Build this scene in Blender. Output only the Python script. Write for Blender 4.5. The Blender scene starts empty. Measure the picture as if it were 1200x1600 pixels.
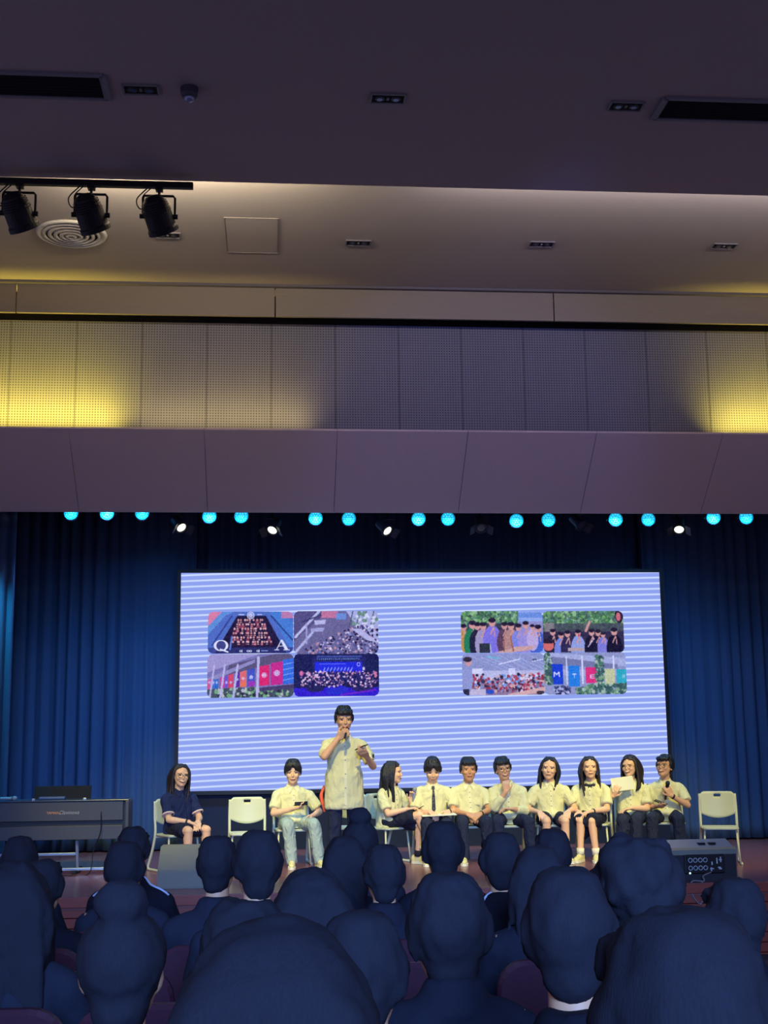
import bpy, bmesh, math, random
import numpy as np
from mathutils import Vector, Matrix, noise
from mathutils.bvhtree import BVHTree

# ------------------------------------------------------------------ camera, world, lights, exposure
scene = bpy.context.scene
COL = scene.collection
F = 1985.0
XC = Vector((22900.0, 66.0, F)).normalized()
ZC = Vector((-139.0, -11465.0, F)); ZC = (ZC - XC * XC.dot(ZC)).normalized()
YC = ZC.cross(XC)
CAM = Vector((0.0, 0.0, 1.5))
# camera-space axes (x right, y down, z forward) expressed in world
RGT = Vector((XC.x, YC.x, ZC.x)); DWN = Vector((XC.y, YC.y, ZC.y)); FWD = Vector((XC.z, YC.z, ZC.z))
cam_data = bpy.data.cameras.new('camera'); cam = bpy.data.objects.new('camera', cam_data); COL.objects.link(cam)
cam.matrix_world = Matrix(((RGT.x, -DWN.x, -FWD.x, CAM.x), (RGT.y, -DWN.y, -FWD.y, CAM.y), (RGT.z, -DWN.z, -FWD.z, CAM.z), (0, 0, 0, 1)))
cam_data.sensor_fit = 'VERTICAL'; cam_data.sensor_height = 24.0; cam_data.lens = F / 1600.0 * 24.0
cam_data.clip_start = 0.05; cam_data.clip_end = 200
scene.camera = cam

def at(x, y, Y):
    "world point at depth Y seen at photo pixel (x, y)"
    r = RGT * (x - 600) + DWN * (y - 800) + FWD * F
    return CAM + r * (Y / r.y)
def atz(x, y, z):
    r = RGT * (x - 600) + DWN * (y - 800) + FWD * F
    return CAM + r * ((z - CAM.z) / r.z)

w = bpy.data.worlds.new('hall_ambient'); scene.world = w; w.use_nodes = True
bg = w.node_tree.nodes['Background']; bg.inputs[0].default_value = (0.22, 0.20, 0.38, 1); bg.inputs[1].default_value = 1.0

def spot(name, loc, target, energy, color, angle, blend=0.6, size=0.12):
    d = bpy.data.lights.new(name, 'SPOT'); o = bpy.data.objects.new(name, d); COL.objects.link(o)
    d.energy = energy; d.color = color; d.spot_size = math.radians(angle); d.spot_blend = blend; d.shadow_soft_size = size
    o.location = loc
    o.rotation_euler = (Vector(target) - Vector(loc)).to_track_quat('-Z', 'Y').to_euler()
    return o
def area(name, loc, direction, sx, sy, energy, color, spread=180):
    d = bpy.data.lights.new(name, 'AREA'); o = bpy.data.objects.new(name, d); COL.objects.link(o)
    d.shape = 'RECTANGLE'; d.size = sx; d.size_y = sy; d.energy = energy; d.color = color; d.spread = math.radians(spread)
    o.location = loc
    o.rotation_euler = Vector(direction).to_track_quat('-Z', 'Y').to_euler()
    return o
WARM = (1.0, 0.87, 0.20)
# front of house stage spots
for i, (x, tx) in enumerate(((-2.2, -1.0), (0.4, 0.8), (3.2, 2.8), (5.6, 4.8))):
    spot('stage_spot', (x, 9.4, 5.9), (tx, 15.0, 0.75), 1380, WARM, 31, 0.7, 0.10)
# cove strips in the trough under the perforated panels, left and right
area('cove_strip_light', (-3.2, 13.975, 4.828), (0, 0.60, 1), 2.9, 0.06, 50, (1.0, 0.80, 0.10), 95)
area('cove_strip_light', (6.5, 13.975, 4.828), (0, 0.60, 1), 2.6, 0.06, 40, (1.0, 0.80, 0.10), 95)
area('cove_glow_light', (-0.6, 13.975, 4.828), (0, 0.60, 1), 2.0, 0.06, 9, (1.0, 0.76, 0.26), 95)
# recessed wash on the raised ceiling, hidden on the step
area('ceiling_cove_light', (-0.6, 10.55, 6.28), (0.1, 0.6, 0.8), 2.6, 0.08, 80, (1.0, 0.88, 0.70))
area('ceiling_cove_light', (4.4, 10.55, 6.28), (0.0, 0.6, 0.8), 6.0, 0.08, 70, (0.92, 0.84, 0.95))
# added blue fill behind the camera, standing in for the veil over the audience
spot('audience_fill', (0.8, -7.0, 4.6), (0.8, 6.6, 0.35), 17000, (0.20, 0.40, 1.0), 32, 0.9, 2.5)
spot('header_blue_fill', (2.6, 8.2, 5.6), (2.4, 14.2, 5.0), 260, (0.16, 0.22, 1.0), 44, 0.6, 0.3)  # added blue fill on the header, imitates the lens flare veil
spot('side_wash', (-3.55, 15.15, 4.4), (-3.25, 15.7, 1.2), 500, (0.05, 0.75, 1.0), 40, 0.8, 0.05)
vs = scene.view_settings
vs.view_transform = 'Standard'; vs.look = 'None'; vs.gamma = 1.0; vs.use_curve_mapping = False; vs.exposure = 0.0
# ------------------------------------------------------------------ helpers
rnd = random.Random(7)
PI = math.pi
def lin(c):
    o = []
    for v in c[:3]:
        v = v / 255.0
        o.append(v / 12.92 if v <= 0.04045 else ((v + 0.055) / 1.055) ** 2.4)
    return (o[0], o[1], o[2], 1.0)
MATS = {}
def mat(name, col, rough=0.6, metal=0.0, bump=0.0, scale=60.0, var=0.12, emit=0.0, stretch=(1, 1, 1), spec=0.5):
    if name in MATS: return MATS[name]
    m = bpy.data.materials.new(name); m.use_nodes = True; MATS[name] = m
    nt = m.node_tree; b = nt.nodes['Principled BSDF']; c = lin(col)
    b.inputs['Roughness'].default_value = rough; b.inputs['Metallic'].default_value = metal
    b.inputs['Specular IOR Level'].default_value = spec
    tc = nt.nodes.new('ShaderNodeTexCoord'); mp = nt.nodes.new('ShaderNodeMapping'); mp.inputs['Scale'].default_value = stretch
    no = nt.nodes.new('ShaderNodeTexNoise'); no.inputs['Scale'].default_value = scale; no.inputs['Detail'].default_value = 3
    nt.links.new(tc.outputs['Object'], mp.inputs['Vector']); nt.links.new(mp.outputs['Vector'], no.inputs['Vector'])
    mx = nt.nodes.new('ShaderNodeMix'); mx.data_type = 'RGBA'
    mx.inputs[6].default_value = tuple(v * (1 - var) for v in c[:3]) + (1,); mx.inputs[7].default_value = tuple(min(1, v * (1 + var)) for v in c[:3]) + (1,)
    nt.links.new(no.outputs['Fac'], mx.inputs[0]); nt.links.new(mx.outputs[2], b.inputs['Base Color'])
    if bump:
        bp = nt.nodes.new('ShaderNodeBump'); bp.inputs['Strength'].default_value = bump; bp.inputs['Distance'].default_value = 0.01
        nt.links.new(no.outputs['Fac'], bp.inputs['Height']); nt.links.new(bp.outputs['Normal'], b.inputs['Normal'])
    if emit:
        nt.links.new(mx.outputs[2], b.inputs['Emission Color']); b.inputs['Emission Strength'].default_value = emit
    return m
def perforated(name, col, hole):
    m = mat(name, col, 0.7, 0, 0.0, 3.0, 0.10, stretch=(3, 3, 0.6)); nt = m.node_tree
    b = nt.nodes['Principled BSDF']; src = b.inputs['Base Color'].links[0].from_socket
    tc = nt.nodes.new('ShaderNodeTexCoord')
    sc = nt.nodes.new('ShaderNodeVectorMath'); sc.operation = 'SCALE'; sc.inputs['Scale'].default_value = 1 / 0.031
    fr = nt.nodes.new('ShaderNodeVectorMath'); fr.operation = 'FRACTION'
    mu = nt.nodes.new('ShaderNodeVectorMath'); mu.operation = 'MULTIPLY'; mu.inputs[1].default_value = (1, 0, 1)
    ds = nt.nodes.new('ShaderNodeVectorMath'); ds.operation = 'DISTANCE'; ds.inputs[1].default_value = (0.5, 0, 0.5)
    lt = nt.nodes.new('ShaderNodeMath'); lt.operation = 'LESS_THAN'; lt.inputs[1].default_value = 0.27
    nt.links.new(tc.outputs['Object'], sc.inputs[0]); nt.links.new(sc.outputs[0], fr.inputs[0]); nt.links.new(fr.outputs[0], mu.inputs[0])
    nt.links.new(mu.outputs[0], ds.inputs[0]); nt.links.new(ds.outputs['Value'], lt.inputs[0])
    mx = nt.nodes.new('ShaderNodeMix'); mx.data_type = 'RGBA'; mx.inputs[7].default_value = lin(hole)
    nt.links.new(src, mx.inputs[6]); nt.links.new(lt.outputs[0], mx.inputs[0]); nt.links.new(mx.outputs[2], b.inputs['Base Color'])
    return m

def props(o, label=None, cat=None, group=None, kind=None):
    if label: o['label'] = label
    if cat: o['category'] = cat
    if group: o['group'] = group
    if kind: o['kind'] = kind
    return o
def empty(name, loc=(0, 0, 0), rz=0.0, k=1.0, label=None, cat=None, group=None):
    o = bpy.data.objects.new(name, None); COL.objects.link(o); o.empty_display_size = 0.1
    o.location = loc; o.rotation_euler = (0, 0, rz); o.scale = (k, k, k)
    return props(o, label, cat, group)
def link(name, me, m=None, parent=None, smooth=False):
    o = bpy.data.objects.new(name, me); COL.objects.link(o)
    if m is not None and not me.materials: me.materials.append(m)
    if parent is not None: o.parent = parent
    if smooth: me.polygons.foreach_set('use_smooth', [True] * len(me.polygons))
    return o
def obj(name, bm, m, parent=None, smooth=False):
    me = bpy.data.meshes.new(name)
    bmesh.ops.recalc_face_normals(bm, faces=bm.faces[:])
    bm.to_mesh(me); bm.free()
    return link(name, me, m, parent, smooth)
def copy_tree(o, parent=None):
    c = o.copy(); COL.objects.link(c); c.parent = parent
    for ch in list(o.children): copy_tree(ch, c)
    return c
def BM(): return bmesh.new()
def box(bm, c, s, rot=None, bev=0.0):
    c = Vector(c); vs_ = []
    t = bmesh.new(); bmesh.ops.create_cube(t, size=1.0)
    for v in t.verts: v.co = Vector((v.co.x * s[0], v.co.y * s[1], v.co.z * s[2]))
    if bev: bmesh.ops.bevel(t, geom=t.edges[:], offset=bev, segments=2, affect='EDGES', profile=0.5)
    M_ = (rot.to_4x4() if rot is not None else Matrix.Identity(4)); M_ = Matrix.Translation(c) @ M_
    mp = {}
    for v in t.verts: mp[v.index] = bm.verts.new(M_ @ v.co)
    for f in t.faces: bm.faces.new([mp[v.index] for v in f.verts])
    t.free()
def ell(bm, c, r, rot=None, u=14, v=9, mtx=None):
    M_ = mtx if mtx is not None else Matrix.Identity(4)
    M_ = M_ @ Matrix.Translation(Vector(c)) @ (rot.to_4x4() if rot is not None else Matrix.Identity(4)) @ Matrix.Diagonal((r[0], r[1], r[2], 1))
    bmesh.ops.create_uvsphere(bm, u_segments=u, v_segments=v, radius=1.0, matrix=M_)
def frame(d):
    d = d.normalized(); a = Vector((0, 0, 1)) if abs(d.z) < 0.9 else Vector((1, 0, 0))
    s = d.cross(a).normalized(); return s, s.cross(d).normalized(), d
def rings(bm, RR, close=True):
    prev = None; first = None
    for R_ in RR:
        cur = [bm.verts.new(p) for p in R_]
        if prev:
            n = len(cur)
            for i in range(n): bm.faces.new((prev[i], prev[(i + 1) % n], cur[(i + 1) % n], cur[i]))
        else: first = cur
        prev = cur
    if close:
        bm.faces.new(list(reversed(first))); bm.faces.new(prev)
def cap(bm, p0, p1, r0, r1, n=10, flat=False):
    p0 = Vector(p0); p1 = Vector(p1); s, t, d = frame(p1 - p0)
    L = []
    if not flat:
        for a in (80, 50, 25): L.append((p0 - d * r0 * math.sin(math.radians(a)), r0 * math.cos(math.radians(a))))
    L += [(p0, r0), (p1, r1)]
    if not flat:
        for a in (25, 50, 80): L.append((p1 + d * r1 * math.sin(math.radians(a)), r1 * math.cos(math.radians(a))))
    rings(bm, [[c + (s * math.cos(2 * PI * i / n) + t * math.sin(2 * PI * i / n)) * r for i in range(n)] for c, r in L])
def tube(bm, pts, r, n=8, closed=False):
    pts = [Vector(p) for p in pts]; RR = []
    s0 = None
    for i, p in enumerate(pts):
        a = pts[i - 1] if i else (pts[-1] if closed else p); b = pts[(i + 1) % len(pts)] if (i < len(pts) - 1 or closed) else p
        d = (b - a).normalized()
        if s0 is None: s0, t0, _ = frame(d)
        s = (s0 - d * s0.dot(d)).normalized(); t = d.cross(s); s0 = s
        rr = r[i] if isinstance(r, (list, tuple)) else r
        RR.append([p + (s * math.cos(2 * PI * j / n) + t * math.sin(2 * PI * j / n)) * rr for j in range(n)])
    if closed:
        RR.append(RR[0]); rings(bm, RR, False); bmesh.ops.remove_doubles(bm, verts=bm.verts[:], dist=1e-6)
    else: rings(bm, RR)
def curve(pts, n=6):
    "Catmull-Rom through pts"
    P = [Vector(p) for p in pts]; P = [P[0] * 2 - P[1]] + P + [P[-1] * 2 - P[-2]]; o = []
    for i in range(1, len(P) - 2):
        for k in range(n):
            t = k / n; a, b, c, d = P[i - 1], P[i], P[i + 1], P[i + 2]
            o.append(0.5 * ((2 * b) + (c - a) * t + (2 * a - 5 * b + 4 * c - d) * t * t + (3 * b - a - 3 * c + d) * t ** 3))
    o.append(P[-2]); return o
def cyl(bm, p0, p1, r0, r1=None, n=20): cap(bm, p0, p1, r0, r0 if r1 is None else r1, n, True)
def prism(bm, poly, axis, a, b):
    "extrude a 2-D polygon along axis ('x','y','z') from a to b"
    def P(u, v, w_): return {'x': (w_, u, v), 'y': (u, w_, v), 'z': (u, v, w_)}[axis]
    A = [bm.verts.new(P(u, v, a)) for u, v in poly]; B = [bm.verts.new(P(u, v, b)) for u, v in poly]; n = len(poly)
    for i in range(n): bm.faces.new((A[i], A[(i + 1) % n], B[(i + 1) % n], B[i]))
    bm.faces.new(list(reversed(A))); bm.faces.new(B)
def rrect(w_, h, r, n=4, cx=0, cy=0):
    o = []
    for (sx, sy, a0) in ((1, 1, 0), (-1, 1, 90), (-1, -1, 180), (1, -1, 270)):
        for k in range(n + 1):
            a = math.radians(a0 + 90 * k / n); o.append((cx + sx * (w_ / 2 - r) + r * math.cos(a), cy + sy * (h / 2 - r) + r * math.sin(a)))
    return o
TMP = bpy.data.objects.new('tmp', bpy.data.meshes.new('tmp')); COL.objects.link(TMP)
def fuse(bm, voxel, smooth=2, wrinkle=0.0, wscale=9.0, seed=0.0, fac=0.5):
    "voxel-remesh overlapping closed shapes into one continuous surface"
    me = bpy.data.meshes.new('fused_source'); bmesh.ops.recalc_face_normals(bm, faces=bm.faces[:]); bm.to_mesh(me); bm.free()
    TMP.data = me; TMP.modifiers.clear()
    r = TMP.modifiers.new('r', 'REMESH'); r.mode = 'VOXEL'; r.voxel_size = voxel; r.adaptivity = 0.0
    if smooth:
        s = TMP.modifiers.new('s', 'SMOOTH'); s.factor = fac; s.iterations = smooth
    dg = bpy.context.evaluated_depsgraph_get(); dg.update()
    out = bpy.data.meshes.new_from_object(TMP.evaluated_get(dg))
    TMP.modifiers.clear(); bpy.data.meshes.remove(me) if False else None
    if wrinkle:
        n = len(out.vertices); co = np.empty(n * 3, 'f'); out.vertices.foreach_get('co', co); co = co.reshape(-1, 3)
        nr = np.empty(n * 3, 'f'); out.vertices.foreach_get('normal', nr); nr = nr.reshape(-1, 3)
        dv = np.empty(n, 'f'); sd = Vector((seed, seed * 1.7, 0))
        for i in range(n):
            p = Vector((co[i, 0] * wscale, co[i, 1] * wscale, co[i, 2] * wscale * 0.6)) + sd
            v = noise.noise(p) + 0.5 * noise.noise(p * 2.3)
            dv[i] = (1 - 2.2 * abs(v)) * wrinkle
        co += nr * dv[:, None]; out.vertices.foreach_set('co', co.ravel()); out.update()
    out.polygons.foreach_set('use_smooth', [True] * len(out.polygons))
    return out
def bvh_of(me):
    return BVHTree.FromPolygons([v.co for v in me.vertices], [p.vertices for p in me.polygons])
def joinmesh(bm):
    me = bpy.data.meshes.new('part'); bmesh.ops.recalc_face_normals(bm, faces=bm.faces[:]); bm.to_mesh(me); bm.free()
    me.polygons.foreach_set('use_smooth', [True] * len(me.polygons)); return me
# ------------------------------------------------------------------ the setting
m_ceil = mat('ceiling_paint', (168, 152, 152), 0.9, 0, 0.05, 40, 0.04)
m_ceil2 = mat('raised_ceiling_paint', (176, 164, 150), 0.9, 0, 0.05, 40, 0.04)
m_dark = mat('dark_void', (14, 14, 22), 0.9, 0, 0, 20, 0.1)
m_black = mat('black_metal', (16, 16, 20), 0.5, 0.3, 0.05, 80, 0.1)
m_trim = mat('pale_grey_enamel', (118, 112, 116), 0.5, 0, 0, 50, 0.05)
m_white = mat('white_enamel', (215, 208, 190), 0.5, 0, 0, 50, 0.05)
m_fascia = mat('fascia_laminate', (126, 114, 98), 0.6, 0, 0.1, 6, 0.12, stretch=(1, 1, 22))
m_perf = perforated('perforated_panel', (106, 104, 118), (58, 56, 64))
m_soff = mat('soffit_laminate', (188, 170, 176), 0.65, 0, 0.08, 30, 0.10, stretch=(8, 0.4, 0.4))
m_cloth = mat('curtain_velvet', (62, 84, 118), 0.95, 0, 0.1, 60, 0.18, spec=0.1)
m_stage = mat('stage_boards', (132, 82, 80), 0.26, 0, 0.04, 5, 0.35, stretch=(0.35, 9, 1))
m_front = mat('stage_front_boards', (140, 62, 46), 0.4, 0, 0.05, 5, 0.25, stretch=(0.4, 3, 14))
m_carpet = mat('hall_floor', (40, 36, 52), 0.95, 0, 0.2, 90, 0.2)
m_wall = mat('stage_wall_paint', (18, 22, 36), 0.9, 0, 0.1, 12, 0.1)

def slab(name, x0, x1, y0, y1, z0, z1, m, parent=None):
    b = BM(); box(b, ((x0 + x1) / 2, (y0 + y1) / 2, (z0 + z1) / 2), (x1 - x0, y1 - y0, z1 - z0)); o = obj(name, b, m, parent)
    if parent is None: o['kind'] = 'structure'
    return o
XL, XR = -7.6, 11.4
ZC1, ZC2, YE = 6.20, 6.55, 10.41
slab('ceiling', XL, XR, -3.5, YE, ZC1, 6.9, m_ceil)
slab('ceiling', XL, XR, YE - 0.01, 14.46, ZC2, 6.9, m_ceil2)
b = BM()
ramp = lambda Y: -0.02 - 0.06 * (Y - 1.5)
prism(b, [(-3.5, ramp(-3.5)), (12.62, ramp(12.62)), (12.62, ramp(12.62) - 0.15), (-3.5, ramp(-3.5) - 0.15)], 'x', XL, XR)
props(obj('floor', b, m_carpet), kind='structure')

# proscenium wall: fascia boards, perforated panels, sloping soffit panels
pw = slab('wall_proscenium', XL, XR, 14.31, 14.45, 4.74, 6.56, m_dark)
seams = [at(px, 470, 13.95).x for px in (-405, 25, 430, 865, 1290)]
seams = [XL] + seams + [XR]
for a, c in zip(seams[:-1], seams[1:]):
    bb = BM(); box(bb, ((a + c) / 2, 13.97, 6.36), (c - a - 0.012, 0.04, 0.35), bev=0.004); obj('fascia_board', bb, m_fascia, pw)
bb = BM(); box(bb, ((XL + XR) / 2, 13.94, 6.535), (XR - XL, 0.10, 0.028)); obj('cornice', bb, mat('cornice_grey', (96, 90, 94), 0.8), pw)
x0 = at(14, 600, 14.27).x; dx = (at(1012, 600, 14.27).x - x0) / 10; pzt = at(600, 509, 14.27).z
bb = BM(); box(bb, (0, 0, 0), (dx - 0.005, 0.03, pzt - 4.76), bev=0.002)
pm = None
for i in range(-6, 19):
    cx = x0 + dx * (i + 0.5)
    if cx - dx / 2 < XL or cx + dx / 2 > XR: continue
    if pm is None: o = obj('perforated_panel', bb, m_perf, pw); pm = o.data
    else: o = link('perforated_panel', pm, None, pw)
    o.location = (cx, 14.285, (pzt + 4.76) / 2)
sd = Vector((0, 14.80 - 13.88, 4.07 - 4.84)); sl = sd.length; ang = math.atan2(sd.z, sd.y)
bb = BM(); box(bb, (0, 0, 0), (2 * dx - 0.005, sl, 0.03), bev=0.003); pm = None
for i in range(-3, 9):
    cx = x0 + dx * (2 * i + 1) + dx
    if cx - dx < XL or cx + dx > XR: continue
    if pm is None: o = obj('soffit_panel', bb, m_soff, pw); pm = o.data
    else: o = link('soffit_panel', pm, None, pw)
    o.rotation_euler = (ang, 0, 0); o.location = (cx, 14.34 + 0.011, 4.455 + 0.009)
bb = BM(); box(bb, ((XL + XR) / 2, 14.83, 4.10), (XR - XL, 0.05, 0.06)); obj('soffit_lip', bb, m_soff, pw)

# stage
slab('stage_floor', XL, XR, 12.62, 18.3, -0.12, 0.0, m_stage)
sf = slab('wall_stage_front', XL, XR, 12.70, 12.78, -0.86, -0.12, m_dark)
zt = -0.005
for i in range(8):
    bb = BM(); box(bb, ((XL + XR) / 2, 12.655 + (0 if i else -0.03), zt - 0.0475), (XR - XL, 0.05, 0.088), bev=0.004); obj('front_board', bb, m_front, sf); zt -= 0.095
slab('wall_stage_back', XL, XR, 18.2, 18.3, 0, 6.2, m_wall)
slab('wall_stage_left', XL, XL + 0.1, 14.3, 18.2, 0, 6.2, m_wall)
slab('wall_stage_right', XR - 0.1, XR, 14.3, 18.2, 0, 6.2, m_wall)
slab('ceiling_stage', XL, XR, 14.46, 18.3, 6.1, 6.2, m_wall)
slab('wall_pillar_left', XL, -4.3, 14.0, 14.3, -0.12, 4.9, m_soff)
slab('wall_pillar_right', 8.6, XR, 14.0, 14.3, -0.12, 4.9, m_soff)

def curtain(name, x0, x1, y, z0, z1, pitch, amp, label, seed, group=None):
    r = random.Random(seed); n = int((x1 - x0) / 0.018); bb = BM(); rows = []
    ph = [r.uniform(-0.5, 0.5) for _ in range(80)]
    def off(x, t):
        u = (x - x0) / pitch; i = int(u); q = u - i; p = 2 * PI * u + ph[i % 80] * (1 - q) * 2 + ph[(i + 1) % 80] * q * 2
        a = amp * (0.75 + 0.35 * math.sin(x * 3.1 + seed)) * (0.7 + 0.3 * t)
        return a * math.sin(p) + 0.25 * a * math.sin(2.1 * p + x * 2)
    zs = [z1 + (z0 - z1) * t for t in (0, 0.3, 0.65, 0.97, 1)]
    for k, z in enumerate(zs):
        rows.append([bb.verts.new((x0 + (x1 - x0) * i / n + 0.004 * k * math.sin(i * 0.3), y + off(x0 + (x1 - x0) * i / n, k / 4), z)) for i in range(n + 1)])
    for a, c in zip(rows[:-1], rows[1:]):
        for i in range(n): bb.faces.new((a[i], a[i + 1], c[i + 1], c[i]))
    o = obj(name, bb, m_cloth, None, True)
    s = o.modifiers.new('thickness', 'SOLIDIFY'); s.thickness = 0.012
    return props(o, label, 'curtain', group)
curtain('stage_curtain', -6.4, -1.05, 17.34, 0.02, 5.9, 0.17, 0.045, 'navy pleated stage curtain left of the bright screen', 3)
curtain('stage_curtain', 5.15, 10.9, 17.34, 0.02, 5.9, 0.17, 0.045, 'navy pleated stage curtain right of the bright screen', 5)
curtain('backdrop_curtain', -1.3, 5.4, 17.62, 0.02, 5.9, 0.15, 0.04, 'navy pleated backdrop curtain behind and above the bright screen', 9)
curtain('leg_curtain', -5.6, -3.14, 15.7, 0.02, 5.9, 0.13, 0.04, 'narrow side curtain at the left edge catching teal light', 11)

# ------------------------------------------------------------------ LED screen with the slide
SY = 17.10
sx0, sx1 = at(281.5, 1000, SY).x, at(1034.5, 1000, SY).x
sz1, sz0 = at(656, 895, SY).z, at(656, 1230.5, SY).z
led = empty('led_screen', ((sx0 + sx1) / 2, SY, 0), label='wide LED screen showing a striped lavender slide with two photo collages', cat='screen')
scx = (sx0 + sx1) / 2; sw = sx1 - sx0; sh = sz1 - sz0; scz = (sz0 + sz1) / 2
m = bpy.data.materials.new('slide_background'); m.use_nodes = True; nt = m.node_tree; nt.nodes.clear()
out = nt.nodes.new('ShaderNodeOutputMaterial'); em = nt.nodes.new('ShaderNodeEmission'); tc = nt.nodes.new('ShaderNodeTexCoord'); sp = nt.nodes.new('ShaderNodeSeparateXYZ')
nt.links.new(tc.outputs['Object'], sp.inputs[0])
def mth(op, a, b=None, c=None):
    n = nt.nodes.new('ShaderNodeMath'); n.operation = op
    for i, v in enumerate((a, b, c)):
        if v is None: continue
        if isinstance(v, (int, float)): n.inputs[i].default_value = v
        else: nt.links.new(v, n.inputs[i])
    return n.outputs[0]
# thin bright rows, slightly slanted and bowed
u = mth('MULTIPLY_ADD', sp.outputs['X'], -0.030, sp.outputs['Z'])
u = mth('MULTIPLY_ADD', mth('MULTIPLY', sp.outputs['X'], sp.outputs['X']), 0.0016, u)
ph = mth('FRACT', mth('DIVIDE', u, 0.0775))
tri = mth('ABSOLUTE', mth('SUBTRACT', ph, 0.5))
mr = nt.nodes.new('ShaderNodeMapRange'); mr.interpolation_type = 'SMOOTHSTEP'; mr.inputs['From Min'].default_value = 0.06; mr.inputs['From Max'].default_value = 0.24
mr.inputs['To Min'].default_value = 1; mr.inputs['To Max'].default_value = 0; nt.links.new(tri, mr.inputs['Value'])
mx = nt.nodes.new('ShaderNodeMix'); mx.data_type = 'RGBA'; mx.inputs[6].default_value = lin((143, 162, 240)); mx.inputs[7].default_value = lin((204, 220, 255))
nt.links.new(mr.outputs[0], mx.inputs[0]); nt.links.new(mx.outputs[2], em.inputs[0]); em.inputs[1].default_value = 1.0; nt.links.new(em.outputs[0], out.inputs[0])
bb = BM(); box(bb, (0, 0, 0), (sw, 0.03, sh)); disp = obj('display', bb, m, led); disp.location = (0, 0, scz)
bb = BM()
t = 0.05
for c, s in (((0, 0.03, scz + sh / 2 + t / 2), (sw + 2 * t, 0.11, t)), ((0, 0.03, scz - sh / 2 - t / 2), (sw + 2 * t, 0.11, t)), ((-sw / 2 - t / 2, 0.03, scz), (t, 0.11, sh)), ((sw / 2 + t / 2, 0.03, scz), (t, 0.11, sh)), ((0, 0.07, scz), (sw, 0.06, sh))): box(bb, c, s)
obj('frame', bb, m_black, led)
bb = BM(); box(bb, (0, 0.09, (sz0 - t) / 2), (sw, 0.08, sz0 - t - 0.001)); obj('base_skirt', bb, mat('screen_base_cloth', (16, 26, 52), 0.9, 0, 0.1, 30, 0.1), led)

# pictures on the slide: painted per cell, flat print on the display
class Paint:
    def __init__(s, w_, h, col, seed=1):
        s.w, s.h = w_, h; s.a = np.empty((h, w_, 3)); s.a[:] = col; s.r = np.random.RandomState(seed)
        s.yy, s.xx = np.mgrid[0:h, 0:w_]; s.xx = (s.xx + 0.5) / w_; s.yy = (s.yy + 0.5) / h
    def mask(s, k, col, al=1.0): s.a[k] = s.a[k] * (1 - al) + np.array(col) * al
    def rect(s, x0, y0, x1, y1, col, al=1.0): s.mask((s.xx >= x0) & (s.xx < x1) & (s.yy >= y0) & (s.yy < y1), col, al)
    def ell(s, cx, cy, rx, ry, col, al=1.0, ring=0):
        d = ((s.xx - cx) / rx) ** 2 + ((s.yy - cy) / ry) ** 2
        s.mask((d < 1) & (d > ring), col, al)
    def poly(s, pts, col, al=1.0):
        k = np.zeros(s.xx.shape, bool); n = len(pts)
        for i in range(n):
            (xa, ya), (xb, yb) = pts[i], pts[(i + 1) % n]
            if ya == yb: continue
            c = ((ya > s.yy) != (yb > s.yy)) & (s.xx < (xb - xa) * (s.yy - ya) / (yb - ya) + xa); k ^= c
        s.mask(k, col, al)
    def line(s, x0, y0, x1, y1, wd, col, al=1.0):
        ax = s.w / s.h; px, py = (s.xx - x0) * ax, s.yy - y0; dx_, dy_ = (x1 - x0) * ax, y1 - y0; L = dx_ * dx_ + dy_ * dy_
        t_ = np.clip((px * dx_ + py * dy_) / L, 0, 1); s.mask((px - t_ * dx_) ** 2 + (py - t_ * dy_) ** 2 < wd * wd, col, al)
    def speck(s, x0, y0, x1, y1, n, cols, r0, r1, top=None):
        for _ in range(n):
            x, y = s.r.uniform(x0, x1), s.r.uniform(y0, y1); q = s.r.uniform(r0, r1)
            if top is not None and not top(x, y): continue
            s.ell(x, y, q * s.h / s.w, q, cols[s.r.randint(len(cols))])
    def noise(s, amt): s.a = np.clip(s.a + s.r.normal(0, amt, s.a.shape[:2] + (1,)), 0, 255)
    def person(s, x, y, h, shirt, hair=(30, 22, 30), skin=(222, 160, 140), arms=False):
        s.ell(x, y + h * 0.66, h * 0.23 * s.h / s.w * 1.1, h * 0.46, shirt)
        s.ell(x, y + h * 0.13, h * 0.078 * s.h / s.w * 1.2, h * 0.11, skin); s.ell(x, y + h * 0.065, h * 0.085 * s.h / s.w * 1.2, h * 0.065, hair)
        if arms: s.line(x - 0.02, y + h * 0.45, x + 0.015, y + h * 0.26, 0.014, skin); s.line(x + 0.03, y + h * 0.5, x + 0.02, y + h * 0.28, 0.012, skin)
    def emblem(s, cx, cy, r, col):
        for i in range(8):
            a = 2 * PI * i / 8; s.ell(cx + 0.55 * r * math.cos(a) * s.h / s.w, cy + 0.55 * r * math.sin(a), 0.42 * r * s.h / s.w, 0.42 * r, col, 1, 0.45)
m_pic = bpy.data.materials.new('slide_picture'); m_pic.use_nodes = True; nt = m_pic.node_tree; nt.nodes.clear()
o_ = nt.nodes.new('ShaderNodeOutputMaterial'); e_ = nt.nodes.new('ShaderNodeEmission'); a_ = nt.nodes.new('ShaderNodeVertexColor'); a_.layer_name = 'print'
nt.links.new(a_.outputs[0], e_.inputs[0]); nt.links.new(e_.outputs[0], o_.inputs[0]); e_.inputs[1].default_value = 1.0
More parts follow.
